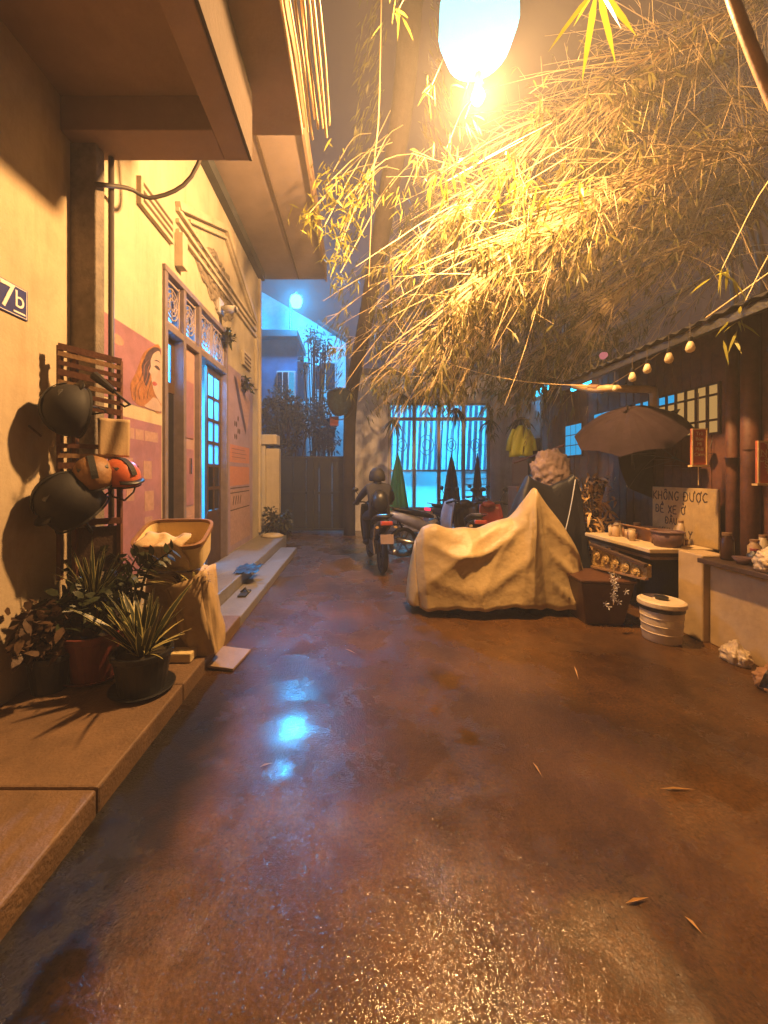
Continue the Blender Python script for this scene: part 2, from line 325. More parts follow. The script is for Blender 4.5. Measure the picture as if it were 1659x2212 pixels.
class MB:
    def __init__(self): self.v = []; self.f = []; self.mi = []; self.cur = 0
    def addv(self, vs, fs):
        o = len(self.v); self.v += [tuple(x) for x in vs]; self.f += [tuple(i + o for i in f) for f in fs]; self.mi += [self.cur] * len(fs)
        return self
    def box(self, lo, hi, rot=None, piv=None):
        x0, y0, z0 = lo; x1, y1, z1 = hi
        vs = [Vector(p) for p in ((x0,y0,z0),(x1,y0,z0),(x1,y1,z0),(x0,y1,z0),(x0,y0,z1),(x1,y0,z1),(x1,y1,z1),(x0,y1,z1))]
        if rot is not None:
            m = Euler(rot).to_matrix(); c = Vector(piv) if piv else Vector(((x0+x1)/2, (y0+y1)/2, (z0+z1)/2))
            vs = [m @ (p - c) + c for p in vs]
        return self.addv(vs, [(0,3,2,1),(4,5,6,7),(0,1,5,4),(1,2,6,5),(2,3,7,6),(3,0,4,7)])
    def bar(self, a, b, w, h=None, up=(0,0,1)):
        a = Vector(a); b = Vector(b); h = h or w; d = (b - a).normalized(); u = Vector(up)
        if abs(d.dot(u)) > .95: u = Vector((1, 0, 0))
        s = d.cross(u).normalized(); t = s.cross(d).normalized()
        vs = [p + s*i*w/2 + t*j*h/2 for p in (a, b) for i, j in ((-1,-1),(1,-1),(1,1),(-1,1))]
        return self.addv(vs, [(0,3,2,1),(4,5,6,7),(0,1,5,4),(1,2,6,5),(2,3,7,6),(3,0,4,7)])
    def tube(self, pts, r, n=6, cap=True):
        pts = [Vector(p) for p in pts]; k = len(pts); rs = r if hasattr(r, '__len__') else [r] * k
        vs = []; ref = None
        for i, p in enumerate(pts):
            d = (pts[min(i+1, k-1)] - pts[max(i-1, 0)]).normalized()
            if ref is None:
                ref = Vector((0, 0, 1)) if abs(d.z) < .9 else Vector((1, 0, 0))
            s = d.cross(ref).normalized(); t = s.cross(d).normalized(); ref = t
            vs += [p + (s*math.cos(2*math.pi*j/n) + t*math.sin(2*math.pi*j/n)) * rs[i] for j in range(n)]
        fs = [(i*n+j, i*n+(j+1)%n, (i+1)*n+(j+1)%n, (i+1)*n+j) for i in range(k-1) for j in range(n)]
        if cap: fs += [tuple(range(n-1, -1, -1)), tuple(range((k-1)*n, k*n))]
        return self.addv(vs, fs)
    def lathe(self, prof, n=20, M=None, cap=True, a0=0, sx=1, sy=1):
        M = M or Matrix.Identity(4); vs = []; k = len(prof)
        for r, z in prof:
            vs += [M @ Vector((r*sx*math.cos(a0+2*math.pi*j/n), r*sy*math.sin(a0+2*math.pi*j/n), z)) for j in range(n)]
        fs = [(i*n+j, i*n+(j+1)%n, (i+1)*n+(j+1)%n, (i+1)*n+j) for i in range(k-1) for j in range(n)]
        if cap: fs += [tuple(range(n-1, -1, -1)), tuple(range((k-1)*n, k*n))]
        return self.addv(vs, fs)
    def loft(self, secs, n=12, M=None):
        """secs: (centre, half_y, half_z) ellipses along a path, each in the plane x = const"""
        M = M or Matrix.Identity(4); vs = []; k = len(secs)
        for c, a, b in secs:
            c = Vector(c); vs += [M @ (c + Vector((0, a*math.cos(2*math.pi*j/n), b*math.sin(2*math.pi*j/n)))) for j in range(n)]
        fs = [(i*n+j, i*n+(j+1)%n, (i+1)*n+(j+1)%n, (i+1)*n+j) for i in range(k-1) for j in range(n)]
        fs += [tuple(range(n-1, -1, -1)), tuple(range((k-1)*n, k*n))]
        return self.addv(vs, fs)
    def prism(self, poly, a, b):
        """poly: list of Vector at the front, a->b an offset: extrude the polygon"""
        k = len(poly); off = Vector(b) - Vector(a)
        vs = [Vector(p) for p in poly] + [Vector(p) + off for p in poly]
        fs = [tuple(range(k-1, -1, -1)), tuple(range(k, 2*k))] + [(i, (i+1)%k, k+(i+1)%k, k+i) for i in range(k)]
        return self.addv(vs, fs)
    def grid(self, P):
        """P: rows of points"""
        r = len(P); c = len(P[0]); vs = [p for row in P for p in row]
        return self.addv(vs, [(i*c+j, i*c+j+1, (i+1)*c+j+1, (i+1)*c+j) for i in range(r-1) for j in range(c-1)])
    def build(self, name, m, parent=None, world=True, smooth=False, bevel=0.0, solid=0.0, sub=0):
        vs = self.v
        if parent is not None and world:
            inv = world_of(parent).inverted(); vs = [inv @ Vector(p) for p in vs]
        me = bpy.data.meshes.new(name); me.from_pydata([tuple(p) for p in vs], [], self.f)
        for x in (m if isinstance(m, (list, tuple)) else [m]): me.materials.append(MT[x] if isinstance(x, str) else x)
        if any(self.mi): me.polygons.foreach_set('material_index', self.mi)
        me.validate(); me.update()
        bm = bmesh.new(); bm.from_mesh(me); bmesh.ops.recalc_face_normals(bm, faces=bm.faces); bm.to_mesh(me); bm.free()
        if smooth: me.polygons.foreach_set('use_smooth', [True] * len(me.polygons))
        o = bpy.data.objects.new(name, me); COL.objects.link(o)
        if parent is not None: o.parent = parent; W[o.name] = world_of(parent)
        if solid: s = o.modifiers.new('thick', 'SOLIDIFY'); s.thickness = solid
        if sub: s = o.modifiers.new('sub', 'SUBSURF'); s.levels = sub; s.render_levels = sub
        if bevel:
            b = o.modifiers.new('bevel', 'BEVEL'); b.width = bevel; b.segments = 2; b.limit_method = 'ANGLE'
        return o

def tag(o, label=None, cat=None, group=None, kind=None):
    if label: o['label'] = label
    if cat: o['category'] = cat
    if group: o['group'] = group
    if kind: o['kind'] = kind
    return o

def thing(name, label, cat, loc=(0, 0, 0), rz=0.0, group=None, rot=None):
    o = bpy.data.objects.new(name, None); COL.objects.link(o)
    o.location = loc; o.rotation_euler = rot or (0, 0, rz); o.empty_display_size = .1
    W[o.name] = Matrix.Translation(loc) @ Euler(rot or (0, 0, rz)).to_matrix().to_4x4()
    return tag(o, label, cat, group)

def dup(root, loc, rz=0.0, label=None, group=None, rot=None, scale=None):
    def rec(o, par):
        c = o.copy(); COL.objects.link(c)
        if par: c.parent = par
        for ch in [x for x in bpy.data.objects if x.parent == o]: rec(ch, c)
        return c
    r = rec(root, None); r.location = loc; r.rotation_euler = rot or (0, 0, rz)
    if scale: r.scale = (scale,) * 3
    W[r.name] = Matrix.Translation(loc) @ Euler(rot or (0, 0, rz)).to_matrix().to_4x4()
    return tag(r, label, None, group)

def structure(name, mb, m, **k): return tag(mb.build(name, m, **k), kind='structure')

def text(body, size, m, parent, M, name='lettering', ext=.0015, ax='CENTER', shear=0.0):
    c = bpy.data.curves.new(name, 'FONT'); c.body = body; c.size = size; c.extrude = ext; c.align_x = ax; c.align_y = 'CENTER'; c.shear = shear
    c.materials.append(MT[m]); t_ = bpy.data.objects.new(name, c); me = bpy.data.meshes.new_from_object(t_); bpy.data.objects.remove(t_); me.materials.clear(); me.materials.append(MT[m])
    o = bpy.data.objects.new(name, me); COL.objects.link(o)
    o.parent = parent; o.matrix_local = world_of(parent).inverted() @ M; return o

def at(x, y, Y): return Vector(((x - 770) / F * Y, Y, H + (1024 - y) / F * Y))

def wall_pt(x, y, X): # point on the plane X = const seen at pixel x, y
    Y = F * X / (x - 770); return Vector((X, Y, H + (1024 - y) / F * Y))

# leaves -----------------------------------------------------------
def unit(a): return a / np.maximum(np.linalg.norm(a, axis=-1, keepdims=True), 1e-6)

def leaf_object(name, P, D, L, Wd, m, parent=None, droop=.25):
    P = np.asarray(P, float); D = unit(np.asarray(D, float)); N = len(P); L = np.broadcast_to(np.asarray(L, float), (N,))[:, None]
    Wd = np.broadcast_to(np.asarray(Wd, float), (N,))[:, None]
    up = np.array([0, 0, 1.0]) + rng.normal(0, .8, (N, 3)); S = unit(np.cross(D, up)); dn = np.array([0, 0, -1.0])
    v = np.stack([P, P + D*.28*L + S*Wd*.5 + dn*droop*L*.05, P + D*.28*L - S*Wd*.5 + dn*droop*L*.05,
                  P + D*.62*L + S*Wd*.42 + dn*droop*L*.3, P + D*.62*L - S*Wd*.42 + dn*droop*L*.3, P + D*.95*L + dn*droop*L], 1).reshape(-1, 3)
    if parent is not None:
        inv = np.array(world_of(parent).inverted()); v = v @ inv[:3, :3].T + inv[:3, 3]
    base = (np.arange(N) * 6)[:, None]
    loops = (base + np.array([0, 2, 1, 1, 2, 4, 3, 3, 4, 5])).reshape(-1)
    starts = (np.arange(N) * 10)[:, None] + np.array([0, 3, 7]); tot = np.tile([3, 4, 3], N)
    me = bpy.data.meshes.new(name); me.vertices.add(N * 6); me.vertices.foreach_set('co', v.reshape(-1))
    me.loops.add(N * 10); me.loops.foreach_set('vertex_index', loops.astype(np.int32))
    me.polygons.add(N * 3); me.polygons.foreach_set('loop_start', starts.reshape(-1).astype(np.int32))
    me.polygons.foreach_set('loop_total', tot.astype(np.int32)); me.materials.append(MT[m]); me.update(calc_edges=True); me.validate()
    o = bpy.data.objects.new(name, me); COL.objects.link(o)
    if parent is not None: o.parent = parent; W[o.name] = world_of(parent)
    return o

def bez(pts, n):
    """Catmull-Rom through the points"""
    p = [Vector(q) for q in pts]; p = [2*p[0] - p[1]] + p + [2*p[-1] - p[-2]]; out = []
    segs = len(p) - 3
    for k in range(n):
        t = k / (n - 1) * segs; i = min(int(t), segs - 1); u = t - i
        a, b, c, d = p[i:i+4]
        out.append(.5 * ((2*b) + (c - a)*u + (2*a - 5*b + 4*c - d)*u*u + (3*b - a - 3*c + d)*u**3))
    return out

def rv(s=1.0): return Vector((random.gauss(0, s), random.gauss(0, s), random.gauss(0, s)))

# ================================================================== SETTING
mb = MB(); mb.addv([(-40, -20, 0), (60, -20, 0), (60, 60, 0), (-40, 60, 0)], [(0, 1, 2, 3)])
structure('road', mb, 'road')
# pavement with kerb, and the higher doorstep in front of the house
mb = MB()
ys = [-1.0, .6, 1.75, 2.62, 3.9]
for a, b in zip(ys[:-1], ys[1:]):
    mb.box((-2.2, a + .004, -.1), (-1.18, b - .004, .12 + random.uniform(-.002, .002)))
sw = structure('pavement', mb, 'sidewalk', bevel=.012)
mb = MB()
for a, b in ((3.9, 5.1), (5.1, 6.4), (6.4, 7.6)): mb.box((-1.50, a + .004, -.1), (-1.18, b - .004, .10))
structure('kerb', mb, 'step', bevel=.012)
mb = MB(); mb.box((-2.1, 3.904, -.1), (-1.504, 8.25, .24)); structure('doorstep', mb, 'step', bevel=.015)

# ================================================================== NEAR HOUSE (left edge)
hs = thing('concrete_house', 'near house with cream wall, dark concrete pillar and balcony overhead', 'house', (-2.2, 1.0, 0))
MB().box((-2.5, -1.2, -.1), (-2.2, 2.95, 4.36)).build('wall', 'plaster', hs)
MB().box((-2.5, 2.952, -.1), (-2.005, 3.06, 4.10)).build('pillar', 'concrete', hs, bevel=.01)
mb = MB(); mb.box((-2.5, -1.2, 4.362), (-.875, 3.13, 4.66)); MB().box((-.873, -1.2, 4.10), (-.85, 3.13, 4.66)).build('fascia', 'slabshade', hs); mb.build('balcony_slab', 'slab', hs, bevel=.01)  # dark fascia plate added so the slab edge does not look lit
MB().box((-2.2, 2.85, 4.102), (-1.07, 3.13, 4.36)).build('beam', 'slab', hs, bevel=.008)
MB().box((-1.068, -1.2, 4.10), (-.875, 3.13, 4.36)).build('edge_beam', 'slab', hs, bevel=.008)
mb = MB(); mb.box((-2.5, -1.2, 4.72), (-.50, 3.60, 4.95)); mb.build('upper_slab', 'slab', hs, bevel=.01)
MB().box((-2.5, -1.2, 4.95), (-.95, 3.5, 8.5)).build('upper_wall', 'slab', hs)
# drain pipe in the corner behind the pillar
o = tag(MB().tube([(-1.98, 3.10, .2), (-1.98, 3.10, 4.3)], .022, 10).build('drain_pipe', 'cabledark', None, smooth=True),
    'thin dark drain pipe running up beside the dark pillar', 'pipe')
# scar in the plaster
# cables along the balcony edge
for k in range(9):
    x0 = -.505 + k*.032 + random.uniform(-.006, .006); z0 = 4.70 + random.uniform(-.02, .05)
    pts = [(x0 + .01*math.sin(i*1.7 + k), -.6 + i*.5, z0 + .012*math.sin(i*2.1 + k*2)) for i in range(int(8 + (k % 3)*.5) )] + [(x0, 3.45 + .05*(k % 4), z0 + .0)]
    tag(MB().tube(pts, .007 + .003*(k % 2), 6).build('cable', 'cable', None, smooth=True),
        ('leftmost', 'second from left', 'third from left', 'fourth from left', 'middle', 'fourth from right', 'third from right', 'second from right', 'rightmost')[k] + ' pale cable in the bundle along the balcony edge overhead', 'cable', 'cables bundled along the balcony edge')
tag(MB().tube(bez([wall_pt(208, 398, -1.95), Vector((-1.9, 3.2, 3.93)), Vector((-1.78, 3.35, 3.96)), Vector((-1.5, 3.45, 4.2)), Vector((-1.25, 3.4, 4.7))], 18), .017, 8)
    .build('cable', 'cabledark', None, smooth=True), 'thick dark cable sagging from the pillar to the slab', 'cable')

# number plate
pc = wall_pt(15, 640, -2.2)
pl = thing('number_plate', 'dark blue house number plate reading 7b on the near wall', 'number plate', (-2.198, 2.34, 2.665))
MB().box((-2.199, 2.215, 2.565), (-2.19, 2.56, 2.765)).build('plate', 'plate', pl, bevel=.003)
mb = MB()
for a, b in (((-2.19, 2.225, 2.572), (-2.188, 2.55, 2.576)), ((-2.19, 2.225, 2.754), (-2.188, 2.55, 2.758)), ((-2.19, 2.546, 2.577), (-2.188, 2.55, 2.753))): mb.box(a, b)
mb.build('border', 'enamel', pl)
RX = Matrix(((0, 0, 1, 0), (1, 0, 0, 0), (0, 1, 0, 0), (0, 0, 0, 1)))   # text running along +Y, facing +X
text('7', .23, 'enamel', pl, Matrix.Translation((-2.1885, 2.405, 2.665)) @ RX)
text('b', .155, 'enamel', pl, Matrix.Translation((-2.1885, 2.494, 2.675)) @ RX)
MB().box((-2.19, 2.45, 2.590), (-2.1875, 2.538, 2.601)).build('underline', 'enamel', pl)
# outer scuff on the wall
mb = MB()
for k in range(5): 
    y = 2.57 + k*.02; mb.box((-2.2, y, 1.86 - k*.012), (-2.196, y + .03, 1.875 - k*.012), rot=(R(-25), 0, 0))
tag(mb.build('plaster_scar', 'patch', hs))

# ================================================================== OCHRE HOUSE
X0 = -2.1
oh = thing('ochre_house', 'ochre house with tall double door, posters and grey soffit overhead', 'house', (X0, 5.5, 0))
mb = MB(); mb.box((-2.3, 3.064, 0), (X0, 4.15, 5.9)); mb.box((-2.3, 4.15, 3.8), (X0, 6.2, 5.9)); mb.box((-2.3, 6.2, 0), (X0, 8.3, 5.9))
mb.box((-2.3, 4.15, 0), (X0, 6.2, .15))
mb.box((-6, 8.1, 0), (-2.302, 8.3, 5.9))
mb.build('wall', 'ochre', oh)
MB().box((-6, 3.604, 5.902), (-.70, 8.6, 6.2)).build('soffit', 'soffit', oh, bevel=.01)
MB().box((-1.30, 3.62, 5.885), (-1.27, 8.55, 5.9015)).build('soffit_joint', 'louvre', oh)
MB().box((-2.098, 3.62, 5.72), (-1.98, 8.3, 5.9)).build('shadow_gap_strip', 'darkwall', oh)  # dark strip painting the shadow gap where wall meets soffit
MB().box((-.698, 3.62, 5.86), (-.66, 8.6, 6.25)).build('fascia', 'slab', oh)
M = Matrix.Translation((-1.20, 4.35, 5.885)); MB().lathe([(.11, 0), (.11, .016), (.06, .016)], 20, M, sy=1.5).build('soffit_spotlight', 'iron', oh, smooth=True)
# stucco gable relief
mb = MB()
for z in (4.35, 4.47, 4.60): mb.box((X0, 4.45, z), (X0 + .05, 7.9, z + .05))

mb.bar((X0 + .035, 4.45, 4.66), (X0 + .035, 6.1, 5.45), .07, .09); mb.bar((X0 + .035, 6.1, 5.45), (X0 + .035, 7.9, 4.66), .07, .09)
mb.bar((X0 + .03, 4.75, 4.68), (X0 + .03, 6.1, 5.30), .05, .04); mb.bar((X0 + .03, 6.1, 5.30), (X0 + .03, 7.6, 4.68), .05, .04)
mb.box((X0, 4.43, 3.95), (X0 + .10, 4.56, 4.345)); mb.box((X0, 7.9, 3.3), (X0 + .06, 8.0, 4.34)); mb.box((X0, 8.2, .3), (X0 + .05, 8.3, 5.9))
mb.build('moulding', 'ochre', oh, bevel=.008)
# ventilation louvres
def louvre(y0, y1, z0, z1):
    fr = MB(); fr.box((X0, y0, z0), (X0 + .05, y1, z1)); f = fr.build('vent', 'ochre', oh, bevel=.006)
    for k in range(3):
        z = z0 + (z1 - z0)*(.16 + k*.28)
        MB().box((X0 + .05, y0 + .04, z), (X0 + .054, y1 - .04, z + (z1 - z0)*.13)).build('slot', 'louvre', f)
louvre(3.66, 4.32, 4.13, 4.40)
louvre(7.0, 7.5, 3.55, 3.82)
# stretch of bare render where the paint has come away
poly = [(4.88, 4.60), (5.05, 4.72), (5.25, 4.60), (5.45, 4.78), (5.75, 4.86), (6.0, 4.75), (6.3, 4.8), (6.5, 4.5), (6.55, 4.2), (6.3, 4.05), (6.1, 3.98),
        (5.95, 4.02), (5.8, 4.0), (5.6, 4.1), (5.5, 4.08), (5.3, 4.2), (5.15, 4.22), (5.0, 4.35), (4.92, 4.42)]
pp = []
for i, (a, b) in enumerate(poly):
    c = poly[(i+1) % len(poly)]
    for t in (0, .33, .66): pp.append(Vector((X0 + .001, a + (c[0]-a)*t + random.uniform(-.02, .02), b + (c[1]-b)*t + random.uniform(-.02, .02))))
MB().prism(pp, (0, 0, 0), (.006, 0, 0)).build('plaster_patch', 'patch', oh)
def inside(y, z):
    c = False; j = len(poly) - 1
    for i in range(len(poly)):
        if (poly[i][1] > z) != (poly[j][1] > z) and y < (poly[j][0]-poly[i][0])*(z-poly[i][1])/(poly[j][1]-poly[i][1]) + poly[i][0]: c = not c
        j = i
    return c
mb = MB(); k = 0
while k < 90:
    y, z = random.uniform(4.9, 6.5), random.uniform(4.0, 4.85)
    if not inside(y, z): continue
    k += 1; M_ = Matrix.Translation((X0 + .006, y, z)) @ Euler((random.uniform(-.9, .9), 0, 0)).to_matrix().to_4x4() @ Euler((0, R(90), 0)).to_matrix().to_4x4()
    mb.lathe([(.062, 0), (.055, .012), (.032, .024), (.002, .028)], 9, M_, cap=False, sx=.55, sy=1.25)
tag(mb.build('carved_relief', 'patch', oh, smooth=True), kind='stuff')
# interior room behind the door
mb = MB()
x0, x1, y0, y1, z0, z1 = -4.6, -2.3, 3.6, 6.9, .15, 3.95
mb.addv([(x0,y0,z0),(x1,y0,z0),(x1,y1,z0),(x0,y1,z0),(x0,y0,z1),(x1,y0,z1),(x1,y1,z1),(x0,y1,z1)], [(0,1,2,3),(4,5,6,7),(0,1,5,4),(2,3,7,6),(3,0,4,7)])
mb.build('room', 'bluewall', oh)
MB().tube([(-2.62, 4.75, 3.0), (-2.62, 5.75, 3.0)], .035, 8).build('tube_light', 'tube', oh)
# door unit
df = MB()
for y in (4.15, 4.60, 5.06, 6.12): df.box((-2.26, y, .15), (X0 + .035, y + .07, 3.76))
df.box((-2.26, 4.15, 3.762), (X0 + .037, 6.19, 3.83)); df.box((-2.26, 4.222, 3.14), (X0 + .03, 6.118, 3.22))
dfo = df.build('door_frame', 'doorframe', oh, bevel=.006)
# transom: glazed lights behind ornamental grilles
for a, b in ((4.225, 4.595), (4.675, 5.055), (5.135, 5.60), (5.62, 6.115)):
    MB().box((-2.22, a, 3.225), (-2.21, b, 3.755)).build('transom_pane', 'frost', oh)
    g = MB(); c = ((a+b)/2, 3.49); rr = min((b-a)/2, .26) - .03
    for k in range(3):
        r = rr * (1 - .3*k); g.tube([(-2.12, c[0] + r*math.cos(t*R(30)), c[1] + r*1.15*math.sin(t*R(30))) for t in range(13)], .010, 5)
    for t in range(8):
        g.bar((-2.12, c[0] + .04*math.cos(t*R(45)), c[1] + .04*math.sin(t*R(45))), (-2.12, c[0] + rr*math.cos(t*R(45)), c[1] + rr*1.1*math.sin(t*R(45))), .012)
    for y in (a + .02, b - .02): g.bar((-2.12, y, 3.23), (-2.12, y, 3.75), .022)
    for z in (3.26, 3.72): g.bar((-2.12, a, z), (-2.12, b, z), .022)
    g.build('transom_grille', 'grilleiron', oh)
# side light (dark tall pane), panel leaf, glazed leaves
MB().box((-2.2, 4.30, 2.62), (-2.19, 4.52, 3.06)).build('side_pane', 'frost', oh)
mb = MB(); mb.box((-2.21, 4.225, 2.5), (-2.18, 4.298, 3.138)); mb.box((-2.21, 4.522, 2.5), (-2.18, 4.598, 3.138)); mb.box((-2.21, 4.298, 3.062), (-2.18, 4.522, 3.138)); mb.box((-2.21, 4.298, 2.5), (-2.18, 4.522, 2.618)); mb.build('side_sash', 'wood_dark', oh)
MB().box((-2.2, 4.225, .6), (-2.19, 4.598, 2.497)).build('side_pane', 'darkpane', oh)
MB().box((-2.21, 4.225, .15), (-2.17, 4.598, .597)).build('kick_panel', 'mauve', oh, bevel=.005)
lf = MB().box((-2.19, 4.675, .16), (-2.13, 5.055, 3.135)).build('door_leaf', 'mauve', oh, bevel=.006)
for z in (.3, 1.15, 2.0):
    MB().box((-2.13, 4.73, z), (-2.118, 5.0, z + .72)).build('panel', 'posterpink' if z > .5 else 'mauve', lf, bevel=.008)
MB().box((-2.118, 4.86, 1.55), (-2.09, 4.885, 1.75)).build('handle', 'chrome', lf, bevel=.005)
def glazed_leaf(y0, y1, cols, rows, x):
    m_ = MB(); n = cols; w = (y1 - y0)
    m_.box((x - .04, y0, .16), (x, y0 + .05, 3.13)); m_.box((x - .04, y1 - .05, .16), (x, y1, 3.13))
    m_.box((x - .04, y0 + .05, 3.03), (x, y1 - .05, 3.13)); m_.box((x - .04, y0 + .05, .16), (x, y1 - .05, 1.0))
    l_ = m_.build('door_leaf', 'wood_dark', oh, bevel=.004)
    cw = (w - .1) / cols; rh = 2.03 / rows
    for i in range(cols):
        for j in range(rows):
            a = y0 + .05 + i*cw; z = 1.0 + j*rh
            MB().box((x - .024, a + .012, z + .014), (x - .016, a + cw - .012, z + rh - .014)).build('pane', 'frost' if j > 1 else 'darkpane', l_)
    mm = MB()
    for i in range(1, cols): mm.box((x - .035, y0 + .05 + i*cw - .022, 1.0), (x - .004, y0 + .05 + i*cw + .022, 3.03))
    for j in range(1, rows): mm.box((x - .034, y0 + .05, 1.0 + j*rh - .024), (x - .006, y1 - .05, 1.0 + j*rh + .024))
    mm.build('muntin', 'wood_dark', l_)
glazed_leaf(5.14, 5.36, 1, 6, -2.16)
glazed_leaf(5.56, 6.11, 2, 6, -2.16)

# wall lamp / camera box above the door
wlp = thing('security_camera', 'small white security camera bracketed on the ochre wall', 'camera', (X0, 6.0, 4.0))
MB().box((X0, 5.75, 3.98), (X0 + .05, 5.95, 4.2)).build('bracket', 'frame_white', wlp, bevel=.006)
MB().tube([(X0 + .05, 5.85, 4.08), (X0 + .16, 5.8, 4.04), (X0 + .3, 5.72, 4.0)], [.03, .06, .05], 10).build('body', 'frame_white', wlp, smooth=True)
MB().lathe([(.045, 0), (.04, .01)], 12, Matrix.Translation((X0 + .3, 5.72, 4.0)) @ Euler((0, R(90), 0)).to_matrix().to_4x4()).build('lens', 'black', wlp)
# potted greenery standing over the lintel
for k, (y, z) in enumerate(((6.0, 3.70), (7.0, 3.2))):
    P = []; D = []
    t = thing('hanging_plant', ['small dark plant hooked above the glazed door', 'small dark plant hanging past the door frame'][k], 'plant', (X0 + .06, y, z))
    for i in range(60):
        P.append(Vector((X0 + .08, y, z)) + rv(.045)); D.append(rv(1) + Vector((.3, 0, .2)))
    leaf_object('foliage', P, D, .13, .035, 'leafdark', t)
    MB().lathe([(.05, -.1), (.07, 0), (.06, 0)], 12, Matrix.Translation((X0 + .08, y, z))).build('pot', 'potblack', t)

# posters
def flat(polyyz, d, name, m, parent, thick=.0012):
    return MB().prism([Vector((X0 + d, a, b)) for a, b in polyyz], (0, 0, 0), (thick, 0, 0)).build(name, m, parent)
p1 = thing('poster', 'pink beauty poster of a woman with wavy hair beside the tall door', 'poster', (X0, 3.65, 2.5))
flat([(3.14, 2.20), (4.13, 2.20), (4.13, 2.90), (3.14, 2.90)], .002, 'sheet', 'posterpink', p1)
ell = lambda cy, cz, ry, rz_, n=24, rot=0, a0=0, a1=360: [(cy + ry*math.cos(R(a))*math.cos(rot) - rz_*math.sin(R(a))*math.sin(rot), cz + ry*math.cos(R(a))*math.sin(rot) + rz_*math.sin(R(a))*math.cos(rot)) for a in np.linspace(a0, a1, n, endpoint=a1 - a0 < 360)]
def blob(pts, n=40):
    v = bez([Vector((a, b, 0)) for a, b in pts + pts[:1]], n); return [(p.x, p.y) for p in v[:-1]]
flat(blob([(3.58, 2.26), (3.56, 2.38), (3.64, 2.50), (3.72, 2.64), (3.80, 2.76), (3.95, 2.86), (4.10, 2.88), (4.11, 2.24), (3.9, 2.22), (3.7, 2.21)]), .0036, 'printed_hair', 'posterhair', p1)
flat(blob([(3.74, 2.60), (3.84, 2.76), (3.97, 2.86), (4.10, 2.87), (4.11, 2.72), (3.98, 2.72), (3.90, 2.60), (3.86, 2.46), (3.80, 2.44)]), .0052, 'printed_dark_hair', 'posterhairdark', p1)
flat(blob([(3.90, 2.70), (3.97, 2.80), (4.11, 2.82), (4.12, 2.34), (4.06, 2.33), (3.97, 2.40), (3.92, 2.50), (3.91, 2.56), (3.875, 2.585), (3.905, 2.64)]), .0068, 'printed_face', 'posterskin', p1)
flat(blob([(3.93, 2.485), (3.96, 2.505), (4.0, 2.505), (4.03, 2.49), (3.99, 2.465), (3.95, 2.465)], 24), .0084, 'printed_lips', 'posterlip', p1)
flat(blob([(3.97, 2.665), (4.01, 2.685), (4.06, 2.68), (4.09, 2.655), (4.03, 2.65)], 24), .0084, 'printed_eye', 'posterhairdark', p1)
flat(blob([(3.96, 2.72), (4.03, 2.745), (4.10, 2.735), (4.03, 2.733)], 20), .0084, 'printed_eyebrow', 'posterhairdark', p1)
for k in range(8):
    a0_ = 3.60 + k*.035; w_ = bez([Vector((a0_, 2.235 + .01*k, 0)), Vector((a0_ - .02 + .02*(k % 3), 2.36, 0)), Vector((a0_ + .10, 2.48 + .01*k, 0)), Vector((a0_ + .12 + .02*(k % 2), 2.62, 0)), Vector((a0_ + .2, 2.70, 0))], 14)
    w_ = [(p.x, p.y) for p in w_]; flat(w_ + [(a + .007, b + .003) for a, b in reversed(w_)], .0053 + .0001*k, 'printed_lock', 'posterhairdark' if k % 2 else 'posterorange', p1)
flat(blob([(3.95, 2.34), (4.05, 2.33), (4.12, 2.22), (3.8, 2.215), (3.86, 2.27)], 24), .0070, 'printed_shoulder', 'posterskin', p1)
flat(ell(3.36, 2.73, .10, .045), .0036, 'printed_mark', 'posterpale', p1)
p2 = thing('poster', 'lower pink poster of pale print blocks beside the tall door', 'poster', (X0, 3.8, 1.4))
flat([(3.14, .60), (4.13, .60), (4.13, 2.07), (3.14, 2.07)], .002, 'sheet', 'posterpink', p2)
for a, b, c, d_ in ((3.45, 3.62, 1.88, 1.98), (3.64, 3.78, 1.88, 1.98), (3.80, 4.05, 1.88, 1.98), (3.42, 3.6, 1.6, 1.7), (3.78, 3.93, 1.5, 1.68), (3.80, 3.97, 1.18, 1.38), (3.80, 3.94, .98, 1.12), (3.5, 3.62, 1.3, 1.42), (3.3, 3.4, 1.7, 1.8)):
    flat([(a, c), (b, c), (b, d_), (a, d_)], .0036, 'printed_block', 'posterpale', p2)
p3 = thing('poster', 'tall lavender poster with orange bands between door and wall corner', 'poster', (X0, 7.0, 1.8))
flat([(6.27, .25), (7.75, .25), (7.75, 3.35), (6.27, 3.35)], .002, 'sheet', 'posterlav', p3)
flat([(6.7, 3.3), (7.6, 2.95), (7.35, 2.35), (7.0, 2.8)], .0036, 'printed_white_shape', 'posterpale', p3)
flat([(6.55, 3.25), (6.72, 3.2), (7.3, 2.4), (7.25, 2.3), (6.85, 2.75)], .0052, 'printed_dark_hair', 'posterhairdark', p3)
flat([(6.35, 1.75), (7.5, 1.75), (7.5, 2.05), (6.35, 2.05)], .0036, 'printed_band', 'posterorange', p3)
flat([(6.35, 1.35), (7.5, 1.35), (7.5, 1.68), (6.35, 1.68)], .0036, 'printed_band', 'posterorange', p3)
flat([(6.38, .35), (7.55, .35), (7.55, 1.28), (6.38, 1.28)], .0036, 'printed_band', 'posterpale', p3)
for k in range(6):
    z = 1.80 + .035*k; flat([(6.45, z), (7.3 - .05*(k % 3), z), (7.3 - .05*(k % 3), z + .012), (6.45, z + .012)], .0052, 'printed_line', 'posterhairdark' if k % 2 else 'posterpale', p3)
for z in (1.30, 1.22, .93): flat([(6.38, z), (7.5, z), (7.5, z + .018), (6.38, z + .018)], .0052, 'printed_line', 'ink', p3)
